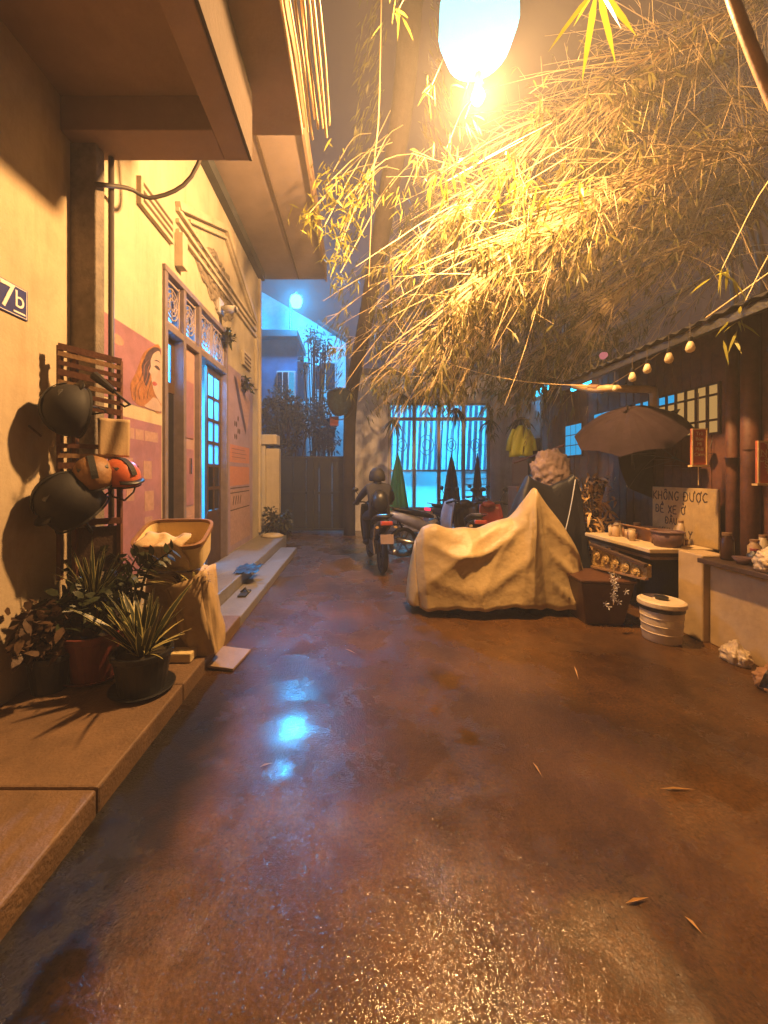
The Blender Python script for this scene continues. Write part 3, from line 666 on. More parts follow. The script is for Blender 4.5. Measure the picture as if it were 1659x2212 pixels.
for k in range(4):
    y = 6.5 + .13*k; flat([(y, 1.02), (y + .03, 1.02), (y + .09, 1.17), (y + .05, 1.17)], .0052, 'printed_glyph', 'ink', p3)
for k in range(7):
    y = 6.62 + .09*(k % 4); z = 2.2 + .11*(k // 2); flat(ell(y, z, .03, .05, 10), .0036, 'printed_glyph', 'ink', p3)

# ================================================================== GATE, FAR LEFT BUILDINGS
gp = thing('gate_pillar', 'cream gate pillar with a square cap at the corner of the ochre house', 'pillar', (-1.95, 8.75, 0))
MB().box((-2.15, 8.5, 0), (-2.02, 8.8, 2.2)).build('pilaster', 'ochre', gp, bevel=.01)
MB().box((-2.02, 8.58, 0), (-1.73, 8.78, 2.12)).build('shaft', 'ochre', gp, bevel=.01)
MB().box((-2.17, 8.44, 2.202), (-1.76, 8.84, 2.42)).build('cap', 'ochre', gp, bevel=.015)
gt = thing('metal_gate', 'dark sheet metal gate closing the lane left of the white wall', 'gate', (-1.0, 10.2, 0))
for k in range(5):
    a = -2.03 + k*.345
    MB().box((a + .006, 10.19, .08), (a + .339, 10.215, 2.02)).build('panel', 'metalgate', gt, bevel=.004)
mb = MB()
for z in (.08, 1.05, 1.96): mb.bar((-2.03, 10.17, z), (-.30, 10.17, z), .05)
mb.bar((-1.17, 10.165, .05), (-1.17, 10.165, 2.05), .06)
mb.build('rail', 'metalgate', gt)
MB().box((-.30, 10.1, 0), (-.19, 10.3, 2.1)).build('post', 'metalgate', gt, bevel=.006)
MB().tube([(-1.1, 10.16, 1.0), (-1.1, 10.1, 1.0), (-1.1, 10.1, 1.15), (-1.1, 10.16, 1.15)], .012, 6).build('handle', 'chrome', gt)

bh = thing('blue_lit_house', 'pale house behind the gate flooded with blue lamp light', 'house', (-2.0, 16, 0))
f = [Vector((-4.4, 16, 0)), Vector((-.45, 16, 0)), Vector((-.45, 16, 7.05)), Vector((-1.55, 16, 7.75)), Vector((-4.4, 16, 9.4))]
MB().prism(f, (0, 0, 0), (0, 3, 0)).build('wall', 'bluewall', bh)
MB().bar((-.35, 15.85, 7.0), (-1.6, 15.85, 7.82), .35, .10).build('roof_edge', 'darkwall', bh)
for x, z in ((-3.2, 3.2), (-1.35, 3.3), (-1.3, 5.6)):
    w_ = MB().box((x - .45, 15.93, z - .6), (x + .45, 15.99, z + .6)).build('window', 'frame_white', bh, bevel=.01)
    for i in (-1, 1): MB().box((x + i*.21 - .19, 15.915, z - .54), (x + i*.21 + .19, 15.925, z + .54)).build('pane', 'darkpane', w_)
db = thing('dark_house', 'dark narrow house standing in front of the blue lit house', 'house', (-3.2, 13, 0))
MB().box((-5.5, 13.3, 0), (-2.05, 15.0, 6.2)).build('wall', 'bluelit', db)
MB().box((-5.5, 13.0, 6.202), (-2.0, 15.2, 6.45)).build('roof', 'roofdark', db, bevel=.02)
w_ = MB().box((-2.75, 13.22, 4.1), (-2.1, 13.30, 5.1)).build('window', 'frame_white', db, bevel=.01)
for i in range(3): MB().box((-2.72 + i*.2, 13.2, 4.15), (-2.56 + i*.2, 13.22, 5.05)).build('pane', 'blueglow' if i == 2 else 'darkpane', w_)
ac = thing('air_conditioner', 'pale air conditioner box on the dark house', 'air conditioner', (-1.98, 12.9, 3.8))
MB().box((-2.2, 12.95, 3.55), (-1.62, 13.28, 4.0)).build('casing', 'bluewall', ac, bevel=.02)
MB().lathe([(.17, 0), (.17, .012)], 20, Matrix.Translation((-1.95, 12.95, 3.78)) @ Euler((R(90), 0, 0)).to_matrix().to_4x4()).build('fan_grille', 'engine', ac)
fl = thing('street_lamp', 'blue white street lamp glowing above the dark house', 'street lamp', (-1.98, 12.6, 6.45))
MB().tube([(-2.3, 13.4, 6.45), (-2.3, 13.4, 7.5), (-1.98, 12.6, 7.5)], .04, 8).build('arm', 'iron', fl)
MB().lathe([(.02, -.24), (.15, -.19), (.21, 0), (.17, .14), (.05, .2)], 16, Matrix.Translation((-1.98, 12.6, 7.23))).build('globe', 'bluelamp', fl, smooth=True)

# leafy shrubs beyond the gate
def shrub(name, label, c, r, n, m='shrub', L=.16):
    t = thing(name, label, 'shrub', (c[0], c[1], 0))
    P = []; D = []
    lobes = [Vector(c) + Vector((random.uniform(-1, 1)*r[0]*.7, random.uniform(-1, 1)*r[1]*.7, random.uniform(-1, 1)*r[2]*.75)) for _ in range(14)]
    for _ in range(n):
        q = random.choice(lobes); d = rv(1).normalized(); P.append(q + Vector((d.x*r[0], d.y*r[1], d.z*r[2]))*.38*random.random()**.4); D.append(d + rv(.6))
    leaf_object('foliage', P, D, L*rng.uniform(.6, 1.3, n), L*.32, m, t)
    mb = MB()
    for q in lobes: mb.tube(bez([(c[0] + random.uniform(-.1, .1), c[1], 0), ((c[0] + q.x)/2, c[1], q.z*.5), q], 6), .02, 5)
    mb.build('stem', 'trunk', t)
shrub('climbing_shrub', 'dark leafy shrub massed over the metal gate', (-2.0, 11.2, 3.0), (.95, .6, 1.0), 3200)
shrub('climbing_shrub', 'thin shrub against the blue lit wall', (-.95, 12.4, 3.3), (.6, .5, 1.0), 900)
shrub('climbing_shrub', 'high dark shrub beside the blue street lamp', (-1.35, 12.6, 5.6), (.5, .4, .8), 420)
shrub('garden_shrub', 'low shrub growing at the foot of the gate pillar', (-1.72, 8.3, .5), (.28, .25, .35), 500, 'leafdark', .12)

# hanging basket by the white wall
hb = thing('hanging_basket', 'mossy hanging basket on a wire loop beside the white wall', 'hanging basket', (-.35, 9.4, 3.3))
c = at(733, 860, 9.0)
MB().lathe([(.03, -.42), (.18, -.36), (.28, -.15), (.30, .1), (.22, .2)], 18, Matrix.Translation(c)).build('basket', 'net', hb, smooth=True)
MB().tube([c + Vector((.36*math.cos(R(a)), .0, -.05 + .46*math.sin(R(a)))) for a in range(170, 375, 12)], .012, 6).build('wire_loop', 'cabledark', hb)
P = [c + Vector((random.gauss(0, .12), random.gauss(0, .12), .15)) for _ in range(110)]
leaf_object('foliage', P, [Vector((random.gauss(0, 1), random.gauss(0, 1), random.uniform(0, .9))) for _ in P], .28, .03, 'bamboo', hb, .5)
bx = at(722, 910, 9.2)
tag(MB().box((bx.x - .1, 9.15, bx.z - .11), (bx.x + .1, 9.27, bx.z + .11)).build('junction_box', 'posterlip', None, bevel=.01),
    'small reddish junction box below the hanging basket', 'junction box')

# ================================================================== WHITE HOUSE WITH CURTAINED WINDOW
YW = 10.5
wh = thing('white_house', 'whitewashed house closing the lane with a bright curtained window', 'house', (2, YW, 0))
wx0, wx1, wz0, wz1 = .86, 3.67, .55, 3.5
mb = MB(); mb.box((-.19, YW, 0), (wx0, YW + .25, 4.26)); mb.box((wx1, YW, 0), (4.25, YW + .25, 4.26))
mb.box((wx0, YW, wz1), (wx1, YW + .25, 4.26)); mb.box((wx0, YW, 0), (wx1, YW + .25, wz0))
mb.build('wall', 'whitewall', wh)
MB().box((-.25, YW - .08, 4.262), (4.3, YW + 3, 4.42)).build('parapet', 'concrete', wh, bevel=.01)
mb = MB()
x0, x1, y0, y1, z0, z1 = -.19, 4.25, YW + .25, YW + 2.6, 0, 4.26
mb.addv([(x0,y0,z0),(x1,y0,z0),(x1,y1,z0),(x0,y1,z0),(x0,y0,z1),(x1,y0,z1),(x1,y1,z1),(x0,y1,z1)], [(0,1,2,3),(4,5,6,7),(1,2,6,5),(2,3,7,6),(3,0,4,7)])
mb.build('room', 'bluewall', wh)
wf = MB(); T = .09
cols = [wx0 + T + i*((wx1 - wx0 - T)/4) for i in range(5)]
for x in cols: wf.box((x - T, YW + .04, wz0), (x, YW + .15, wz1))
ztr = 3.02
for i in range(4):
    a, b = cols[i], cols[i+1] - T
    for z in (wz0, 1.62, ztr, wz1 - .06): wf.box((a, YW + .045, z), (b, YW + .145, z + (.09 if z != 1.62 else .05)))
wo_ = wf.build('window', 'frame_white', wh, bevel=.005); wo_.name = 'window'
for i in range(4):
    a, b = cols[i], cols[i+1] - T
    MB().box((a, YW + .09, ztr + .09), (b, YW + .1, wz1 - .06)).build('pane', 'pane', wo_)
    MB().box((a, YW + .09, 1.67), (b, YW + .1, ztr)).build('pane', 'pane', wo_)
    MB().box((a, YW + .09, wz0 + .09), (b, YW + .1, 1.62)).build('pane', 'frost', wo_)
    g = MB(); cx = (a+b)/2; cz = 2.35; rr = .13 if i != 1 else .2
    for t in range(2): g.tube([(cx + rr*(1 - .45*t)*math.cos(R(k*30)), YW + .07, cz + rr*1.4*(1 - .45*t)*math.sin(R(k*30))) for k in range(13)], .012, 5)
    g.bar((cx, YW + .07, cz + rr*1.4), (cx, YW + .07, cz + rr*1.4 + .25), .014); g.bar((cx, YW + .07, cz - rr*1.4), (cx, YW + .07, cz - rr*1.4 - .25), .014)
    g.bar((cx - rr, YW + .07, cz), (a, YW + .07, cz), .014); g.bar((cx + rr, YW + .07, cz), (b, YW + .07, cz), .014)
    g.build('window_grille', 'iron', wo_)
mb = MB(); rows = []
for j in range(12):
    z = 1.2 + (wz1 - 1.2)*j/11
    rows.append([(wx0 - .05 + (wx1 - wx0 + .1)*i/140 + .06*(z - 2), YW + .42 + .055*math.sin(i*.75 + .8*math.sin(i*.21)) , z) for i in range(141)])
mb.grid(rows); cu = mb.build('curtain', 'curtain', wh, smooth=True)
mb = MB()
for k in range(7): mb.bar((2.95, YW - .02, .62 + k*.16), (3.6, YW - .02, .62 + k*.16), .03)
mb.build('shutter_rail', 'frame_white', wh)
# timber shed on the right of the white house
sh = thing('white_shed', 'bluish white shed with dark roof right of the curtained house', 'shed', (5, 9.3, 0))
MB().box((4.4, 9.2, 2.0), (5.9, 10.4, 3.45)).build('upper_wall', 'bluewall', sh)
MB().box((4.2, 8.9, 3.452), (6.1, 10.6, 3.66)).build('roof', 'roofdark', sh, bevel=.01)
for k in range(11):
    a = 4.4 + k*.136
    MB().box((a + .004, 9.19 + random.uniform(0, .015), 0), (a + .13, 9.24, 1.998)).build('plank', 'wood_mid', sh)
MB().box((4.15, 9.1, 0), (4.36, 9.3, 2.4)).build('post', 'darkwall', sh)
MB().box((4.45, 9.12, 2.38), (5.4, 9.20, 2.5)).build('ledge', 'frame_white', sh, bevel=.01)
lamp_ = thing('wall_lamp', 'small blue wall lamp at the corner of the dark shed roof', 'lamp', (4.15, 8.8, 3.5))
MB().box((4.08, 8.72, 3.4), (4.42, 8.86, 3.52), rot=(0, R(-35), 0)).build('lamp_body', 'tube', lamp_, bevel=.02)
MB().bar((4.3, 8.86, 3.5), (4.3, 8.95, 3.5), .04).build('bracket', 'iron', lamp_)

# ================================================================== TIMBER HOUSE (right)
XR = 3.7
th = thing('timber_house', 'timber clad shop house with dark awning along the right side', 'house', (XR, 4.5, 0))
ylist = np.arange(3.0, 7.6, .125)
for y in ylist:
    if 3.86 < y < 5.05:
        MB().box((XR, y + .004, 2.50), (XR + .04 + random.uniform(0, .02), y + .121, 3.12)).build('plank', 'wood_red', th)
        MB().box((XR, y + .004, 0), (XR + .04 + random.uniform(0, .02), y + .121, 1.96)).build('plank', 'wood_red' if y < 4.6 else 'wood_dark', th)
    else:
        MB().box((XR - random.uniform(0, .02), y + .004, 0), (XR + .04, y + .121, 3.12)).build('plank', 'wood_red' if y < 4.2 else 'wood_dark', th)
MB().box((XR + .06, 2.95, 0), (6.5, 7.6, 3.12)).build('core', 'darkwall', th)
MB().tube([(XR - .06, 3.55, 0), (XR - .06, 3.55, 3.1)], .07, 12).build('post', 'wood_red', th, smooth=True)
MB().tube([(XR - .06, 3.72, 0), (XR - .06, 3.72, 3.1)], .05, 12).build('post', 'wood_red', th, smooth=True)
wn_ = MB()
for z in (1.96, 2.10, 2.36, 2.475): wn_.box((XR - .01, 3.90, z), (XR + .03, 5.12, z + .022))
ycols = np.linspace(3.90, 5.10, 10)
for y in ycols: wn_.box((XR - .012, y, 1.963), (XR + .028, y + .025, 2.495))
wno = wn_.build('window', 'wood_dark', th)
for i in range(9):
    a, b = ycols[i] + .026, ycols[i+1] - .001
    for (z0, z1) in ((1.983, 2.099), (2.123, 2.359), (2.383, 2.474)):
        blue = i >= 4 and z0 > 2.3
        m_ = 'blueglow' if blue else ('darkpane' if i >= 7 else 'warmglow')
        MB().box((XR + .005, a, z0), (XR + .012, b, z1)).build('pane', m_, wno)
sl2 = thing('strip_light', 'short cyan strip light under the far end of the awning', 'strip light', at(1255, 832, 5.9))
a, b = at(1236, 842, 6.1), at(1274, 823, 5.7); MB().bar(a, b, .05).build('tube', 'tube', sl2); MB().bar(a + Vector((0, 0, .04)), b + Vector((0, 0, .04)), .07, .03).build('casing', 'iron', sl2)
w2 = MB().box((XR - .03, 5.15, 2.33), (XR - .005, 5.95, 2.48)).build('strip_window', 'wood_dark', th)
for i in range(4): MB().box((XR - .035, 5.18 + i*.19, 2.35), (XR - .031, 5.35 + i*.19, 2.46)).build('pane', 'blueglow', w2)
w3 = MB().box((XR - .03, 6.25, 1.85), (XR - .005, 6.75, 2.4)).build('window', 'wood_dark', th)
for i in range(3):
    for j in range(3): MB().box((XR - .036, 6.27 + i*.16, 1.87 + j*.175), (XR - .031, 6.41 + i*.16, 2.03 + j*.175)).build('pane', 'blueglow', w3)
# awning roof: corrugated sheets on rafters
for k in range(7):
    y0 = 2.42 + k*.455; rows = []
    for i in range(2):
        xx = 2.96 + i*1.5; zz = 2.86 + i*.62
        rows.append([(xx, y0 + j*.455/12, zz + .014*math.cos(j*math.pi/2*1.0) + (k % 2)*.004) for j in range(13)])
    MB().grid(rows).build('roof_sheet', 'roofdark', th, solid=.004)
for y in (2.5, 3.3, 4.1, 4.9, 5.5): MB().bar((3.0, y, 2.82), (4.4, y, 3.40), .06, .08).build('rafter', 'wood_dark', th)
MB().bar((3.02, 2.42, 2.80), (3.02, 5.6, 2.80), .05, .07).build('eave_beam', 'roofdark', th)
MB().tube(bez([(3.03, 5.35, 2.78), (3.02, 4.9, 2.63), (3.04, 4.62, 2.58), (3.3, 4.62, 2.57), (3.52, 4.60, 2.56), (3.56, 4.6, 2.5), (3.56, 4.6, 2.2)], 26), .045, 10).build('gutter_pipe', 'pipe', th, smooth=True)
MB().tube(bez([(3.02, 5.0, 2.68), (3.0, 4.75, 2.62)], 4), .035, 8).build('bracket', 'wood_mid', th)

# string of bulbs
for k, (x, y, Y) in enumerate(((1366, 813, 3.95), (1398, 795, 3.75), (1445, 772, 3.5), (1491, 748, 3.28), (1328, 838, 4.4), (1352, 836, 5.2), (1300, 845, 5.6))):
    p = at(x, y, Y); big = k < 4
    b = thing('light_bulb', ['unlit pear bulb, lowest left of the four big ones under the awning', 'unlit pear bulb, second from left under the awning', 'unlit pear bulb, third from left under the awning', 'unlit pear bulb, highest and rightmost under the awning',
              'small unlit bulb at the far awning corner', 'small unlit bulb beside the tan pipe', 'small unlit bulb at the far end of the awning'][k], 'light bulb', p, group='bulbs hung under the awning')
    s = 1.0 if big else .75
    MB().lathe([(.005, -.055*s), (.028*s, -.045*s), (.036*s, -.02*s), (.028*s, .012*s), (.016*s, .04*s)], 14, Matrix.Translation(p)).build('glass', 'bulbglass', b, smooth=True)
    MB().lathe([(.018*s, .04*s), (.02*s, .075*s), (.008, .085*s)], 10, Matrix.Translation(p)).build('socket', 'black', b)
    MB().tube([p + Vector((0, 0, .08*s)), p + Vector((0, 0, .2))], .004, 5).build('cord', 'cabledark', b)
pb = at(1304, 768, 5.2)
tag(MB().lathe([(.01, -.05), (.045, -.03), (.05, 0), (.03, .04), (.01, .05)], 12, Matrix.Translation(pb) @ Euler((0, R(70), 0)).to_matrix().to_4x4()).build('light_bulb', 'bulbpink', None, smooth=True),
    'pink bulb glowing on the edge of the awning roof', 'light bulb')
# cords in the air
tag(MB().tube(bez([at(905, 755, 6.6), at(1000, 795, 6.2), at(1130, 824, 5.6), at(1312, 836, 4.75)], 24), .007, 6).build('cord', 'cable', None, smooth=True),
    'pale cord slung from the bamboo to the awning corner', 'cord')
tag(MB().tube(bez([at(1312, 836, 4.75), at(1400, 780, 4.1), at(1500, 705, 3.5), at(1660, 590, 3.0), at(1760, 520, 2.7)], 24), .006, 6).build('cord', 'cable', None, smooth=True),
    'pale cord rising from the awning corner past the bulbs', 'cord')

# hanging signboards
def signboard(x0, x1, ytop, ybot, Y, txt, label):
    p = at((x0+x1)/2, (ytop+ybot)/2, Y); w = (x1 - x0)/F*Y; h = (ybot - ytop)/F*Y
    t = thing('signboard', label, 'sign', p)
    MB().box((p.x - w/2, Y, p.z - h/2), (p.x + w/2, Y + .02, p.z + h/2)).build('board', 'signwood', t, bevel=.004)
    mb = MB(); e = w*.07
    mb.box((p.x - w/2, Y - .008, p.z - h/2), (p.x - w/2 + e, Y - .001, p.z + h/2)); mb.box((p.x + w/2 - e, Y - .008, p.z - h/2), (p.x + w/2, Y - .001, p.z + h/2))
    mb.box((p.x - w/2 + e, Y - .008, p.z + h/2 - e), (p.x + w/2 - e, Y - .001, p.z + h/2))
    mb.box((p.x - w*.58, Y - .02, p.z - h/2 - .02), (p.x + w*.58, Y + .03, p.z - h/2 - .003))
    mb.build('trim', 'signedge', t)
    for i, line in enumerate(txt):
        text(line, w*.33, 'signedge', t, Matrix.Translation((p.x, Y - .002, p.z + h*.36 - i*h*.145)) @ Euler((R(90), 0, 0)).to_matrix().to_4x4())
    MB().tube([(p.x, Y + .01, p.z + h/2), (p.x, Y + .01, p.z + h/2 + .35)], .004, 5).build('cord', 'cabledark', t)
    MB().tube([(p.x, Y + .01, p.z - h/2 - .02), (p.x, Y + .01, p.z - h/2 - .2)], .005, 5).build('tassel', 'signedge', t)
signboard(1494, 1527, 926, 1004, 3.75, ['Trà', 'Bún', 'Mì', 'Phở', 'Cơm'], 'small red vertical signboard hanging left of the timber post')
signboard(1636, 1695, 952, 1044, 3.35, ['Trà', 'Nước', 'Cà phê', 'Sữa', 'Đá'], 'larger red signboard cut by the right edge of the photo')
for k, tx in enumerate(()): pass

# low wall, pier, counters
lw = thing('low_wall', 'cream low wall with a square pier under the shop counter', 'wall', (3.25, 3, 0))
MB().box((3.24, 2.3, 0), (3.42, 3.52, .74)).build('wall', 'planter', lw, bevel=.008)
MB().box((3.18, 3.53, 0), (3.44, 3.80, .80)).build('pier', 'planter', lw, bevel=.012)
MB().box((3.12, 2.3, .742), (3.9, 3.52, .785)).build('ledge', 'wood_dark', lw, bevel=.006)
ct = thing('counter', 'pale stone topped counter with moulded edge in front of the shop', 'counter', (3.2, 4.3, 0))
MB().box((2.93, 3.84, .755), (3.62, 4.93, .80)).build('top', 'wood_pale', ct, bevel=.008)
MB().box((2.95, 3.86, .715), (3.6, 4.91, .752)).build('moulding', 'wood_dark', ct, bevel=.008)
MB().box((2.97, 3.88, .68), (3.58, 4.89, .712)).build('moulding', 'wood_mid', ct, bevel=.008)
for x, y in ((3.0, 4.8), (3.5, 4.8), (3.5, 3.95)): MB().box((x, y, 0), (x + .06, y + .06, .679)).build('leg', 'wood_dark', ct)
MB().box((3.55, 3.9, .05), (3.58, 4.86, .676)).build('back_panel', 'roofdark', ct)

sg = thing('handwritten_sign', 'yellow board hand lettered with a no parking notice on the counter', 'sign', (3.56, 4.15, .8))
MB().box((3.56, 3.78, .803), (3.585, 4.62, 1.40)).build('board', 'card', sg, bevel=.004)
LX = Matrix(((0, 0, -1, 0), (-1, 0, 0, 0), (0, 1, 0, 0), (0, 0, 0, 1)))   # text along -Y, facing -X
STROKES = {'K': [((0,0),(0,1)),((.55,1),(0,.45),(.6,0))], 'H': [((0,0),(0,1)),((.55,0),(.55,1)),((0,.5),(.55,.5))], 'N': [((0,0),(0,1),(.55,0),(.55,1))],
 'O': [((.3,1),(.05,.8),(0,.4),(.15,.05),(.38,.02),(.55,.3),(.55,.75),(.3,1))], 'G': [((.55,.85),(.3,1),(.05,.8),(0,.35),(.2,.02),(.5,.1),(.55,.4),(.3,.4))],
 'D': [((0,0),(0,1),(.35,.95),(.55,.6),(.5,.2),(.25,0),(0,0))], 'U': [((0,1),(0,.25),(.2,0),(.45,.08),(.52,.4),(.52,1))], 'C': [((.55,.85),(.3,1),(.05,.75),(0,.35),(.2,.03),(.55,.12))],
 'E': [((.5,1),(0,1),(0,0),(.52,0)),((0,.52),(.4,.52))], 'X': [((0,0),(.55,1)),((0,1),(.55,0))], 'A': [((0,0),(.28,1),(.56,0)),((.12,.4),(.44,.4))], 'Y': [((0,1),(.28,.5),(.56,1)),((.28,.5),(.25,0))],
 '^': [((.08,1.08),(.28,1.25),(.48,1.08))], '-': [((-.12,.5),(.22,.5))], '\'': [((.52,.95),(.68,1.0),(.66,1.18))], '.': [((.26,-.16),(.30,-.22))], '`': [((.15,1.42),(.36,1.26))], '?': [((.25,1.2),(.35,1.28),(.3,1.4),(.2,1.38))]}
def hand(line, y, z, h, parent):
    """hand lettering as marker strokes on the board; lower case marks modify the letter before them"""
    mb = MB(); cx = y
    for ch in line:
        if ch == ' ': cx -= h*.45; continue
        mark = ch in "^-'.`?"; org = last if mark else cx
        for st in STROKES[ch]:
            pts = [Vector((3.5588, org - a*h*.92, z + b*h + random.uniform(-.002, .002))) for a, b in st]
            for p, q in zip(pts[:-1], pts[1:]): mb.bar(p, q, .0022, .013)
        if not mark: last = cx; cx -= h*.78
    mb.build('lettering', 'ink', parent)
for ln, y, z, h in (("KHO^NG D-U'O'.C", 4.60, 1.255, .098), ("D-E^? XE O'?", 4.56, 1.105, .088), ("D-A^`U", 4.42, .985, .075), ("KHU NA`Y", 4.50, .85, .088)): hand(ln, y, z, h, sg)

# things on the counter and ledge
def tub(name, label, cat, c, w0, w1, h, m, n=4):
    return tag(MB().lathe([(w0/2, 0), (w1/2, h), (w1/2*.92, h), (w0/2*.9, .02)], 4 if n == 4 else n, Matrix.Translation(c), a0=R(45)).build(name, m, None, bevel=.01, smooth=n > 6), label, cat)
bs = thing('plastic_basket', 'purple brown plastic basket at the near end of the counter', 'basket', (3.22, 3.98, .80))
MB().lathe([(.11, .002), (.14, .15), (.13, .15), (.10, .01)], 18, Matrix.Translation((3.22, 3.98, .80))).build('body', 'basket', bs, smooth=True)
MB().tube([(3.22 + .14*math.cos(R(a)), 3.98 + .14*math.sin(R(a)), .955) for a in range(0, 361, 20)], .01, 6).build('rim', 'basket', bs)
cb = thing('cardboard_box', 'open brown cardboard box on the counter before the lettered board', 'box', (3.36, 4.35, .80))
MB().box((3.24, 4.22, .802), (3.52, 4.60, .93)).build('body', 'cardbox', cb, bevel=.004)
MB().box((3.15, 4.22, .932), (3.26, 4.60, .938), rot=(0, R(25), 0)).build('flap', 'cardbox', cb)
def jar(label, c, r, h, m='bulbglass', name='jar', cat='jar'):
    t = thing(name, label, cat, c)
    MB().lathe([(r*.9, .001), (r, .02), (r, h*.72), (r*.65, h*.82), (r*.65, h*.9)], 14, Matrix.Translation(c)).build('body', m, t, smooth=True)
    MB().lathe([(r*.7, h*.9), (r*.7, h), (r*.3, h)], 14, Matrix.Translation(c)).build('lid', 'wood_mid', t)
jar('pale glass jar standing at the far end of the counter', (3.25, 4.78, .80), .05, .17)
jar('orange topped jar standing beside the cardboard box', (3.12, 4.62, .80), .045, .14, 'pipe')
jar('slim pale bottle standing at the back of the counter', (3.42, 4.05, .80), .035, .26, 'bag', 'bottle', 'bottle')
for k in range(18):
    x, y = random.uniform(3.05, 3.52), random.uniform(3.9, 4.88); q = random.random()
    m_ = random.choice(['cardbox', 'wood_dark', 'pipe', 'black', 'basket', 'bottle', 'bag'])
    t = thing('cup', 'small cup or tin among the clutter on the stone counter', 'cup', (x, y, .801), group='cups and tins cluttering the counter')
    r, h = random.uniform(.02, .04), random.uniform(.05, .16)
    MB().lathe([(r*.8, .001), (r, h), (r*.9, h), (r*.7, .01)], 10, Matrix.Translation((x, y, .801))).build('body', m_, t, smooth=True)
    MB().lathe([(r*1.02, h), (r*1.05, h + .008), (r*.9, h + .01)], 10, Matrix.Translation((x, y, .801))).build('rim', random.choice(['pipe', 'black', 'bag']), t)
# clutter on the ledge
xs = [(3.3, 3.42, .05, .24, 'bottle', 'dark sauce bottle nearest the pier on the ledge'), (3.42, 3.3, .045, .2, 'pipe', 'tan bottle behind the sauce bottle on the ledge'), (3.5, 3.1, .05, .27, 'bottle', 'tall dark bottle in the middle of the ledge'),
      (3.62, 3.42, .04, .22, 'bulbglass', 'pale bottle at the back of the ledge by the wall')]
for x, y, r, h, m, lb in xs: jar(lb, (x, y, .787), r, h, m, 'bottle', 'bottle')
for k, (x, y, s, m) in enumerate(((3.27, 3.25, .07, 'basket'), (3.30, 3.08, .06, 'black'), (3.45, 3.22, .055, 'cardbox'))):
    t = thing('bowl', ['purple brown bowl on the ledge edge', 'black bowl on the ledge beside the crumpled bag', 'brown bowl set back on the ledge'][k], 'bowl', (x, y, .787))
    MB().lathe([(s*.5, .001), (s, s*.8), (s*.93, s*.8), (s*.4, .012)], 16, Matrix.Translation((x, y, .787))).build('body', m, t, smooth=True)
    MB().lathe([(s*.95, s*.8), (s, s*.84), (s*.9, s*.84)], 16, Matrix.Translation((x, y, .787))).build('rim', m, t)

for k in range(26):
    x, y = random.uniform(3.3, 3.85), random.uniform(2.55, 3.45); r = random.uniform(.025, .05); h = random.uniform(.08, .26)
    m_ = random.choice(['bottle', 'black', 'cardbox', 'basket', 'pipe', 'bottle', 'wood_dark', 'engine'])
    t = thing('jar', 'small dark jar crowded among the clutter on the shop ledge', 'jar', (x, y, .787), group='jars crowding the shop ledge')
    MB().lathe([(r*.9, .001), (r, .02), (r, h*.7), (r*.55, h*.85), (r*.55, h)], 10, Matrix.Translation((x, y, .787))).build('body', m_, t, smooth=True)
    MB().lathe([(r*.6, h), (r*.62, h + .02), (r*.3, h + .022)], 10, Matrix.Translation((x, y, .787))).build('lid', random.choice(['posterlip', 'pipe', 'black']), t)
for k in range(9):
    y = 3.05 + k*.22 + random.uniform(-.05, .05); z = random.uniform(1.5, 1.85); w_ = random.uniform(.05, .11)
    t = thing('hanging_pouch', 'small dark pouch hung on the timber wall behind the counter', 'pouch', (XR - .03, y, z), group='pouches hung on the timber wall')
    MB().loft([((0, 0, -w_*1.3), w_*.5, .01), ((.0, 0, -w_*.4), w_, .03), ((0, 0, w_*.6), w_*.5, .02), ((0, 0, w_), .01, .01)] , 8, Matrix.Translation((XR - .05, y, z)) @ Matrix(((0, 0, 1, 0), (0, 1, 0, 0), (1, 0, 0, 0), (0, 0, 0, 1)))).build('body', random.choice(['black', 'wood_dark', 'cardbox', 'basket']), t, smooth=True)
    MB().tube([(XR - .05, y, z + w_), (XR - .02, y, z + w_ + .1)], .004, 5).build('cord', 'cabledark', t)
def crumple(name, label, cat, c, s, m, seed, knot=True):
    random.seed(seed); bm = bmesh.new(); bmesh.ops.create_icosphere(bm, subdivisions=5, radius=1)
    ax = [rv(1).normalized() for _ in range(22)]; ph = [random.uniform(0, 6) for _ in range(22)]
    for v in bm.verts:
        d = v.co.normalized(); k = .55 + sum(abs(math.sin(d.dot(a)*5 + p))*.05 for a, p in zip(ax[:12], ph)) + sum((1 - abs(math.sin(d.dot(a)*11 + p*2 + 1.5*math.sin(d.dot(ax[0])*7))))**2*.05 for a, p in zip(ax[12:], ph[12:]))
        z = d.z*s[2]*k; 
        if knot and d.z > .75: z += (d.z - .75)*s[2]*2.2; k *= .75
        v.co = Vector((d.x*s[0]*k, d.y*s[1]*k, max(z, -s[2]*.55)))
    zmin = min(v.co.z for v in bm.verts)
    for v in bm.verts: v.co.z -= zmin
    me = bpy.data.meshes.new(name); bm.to_mesh(me); bm.free(); me.materials.append(MT[m])
    me.polygons.foreach_set('use_smooth', [True]*len(me.polygons))
    o = bpy.data.objects.new(name, me); COL.objects.link(o); o.location = c
    return tag(o, label, cat)
crumple('plastic_bag', 'knotted crumpled plastic bag on the ledge at the right edge', 'bag', (3.26, 2.96, .788), (.13, .13, .12), 'bag', 3)
crumple('plastic_bag', 'crumpled pale bag lying on the ground against the low wall', 'bag', (3.12, 3.16, .002), (.075, .11, .085), 'bag', 5)
crumple('plastic_bag', 'small reddish bag on the ground at the right edge', 'bag', (3.02, 2.75, .002), (.12, .12, .09), 'cardbox', 8)
random.seed(11)

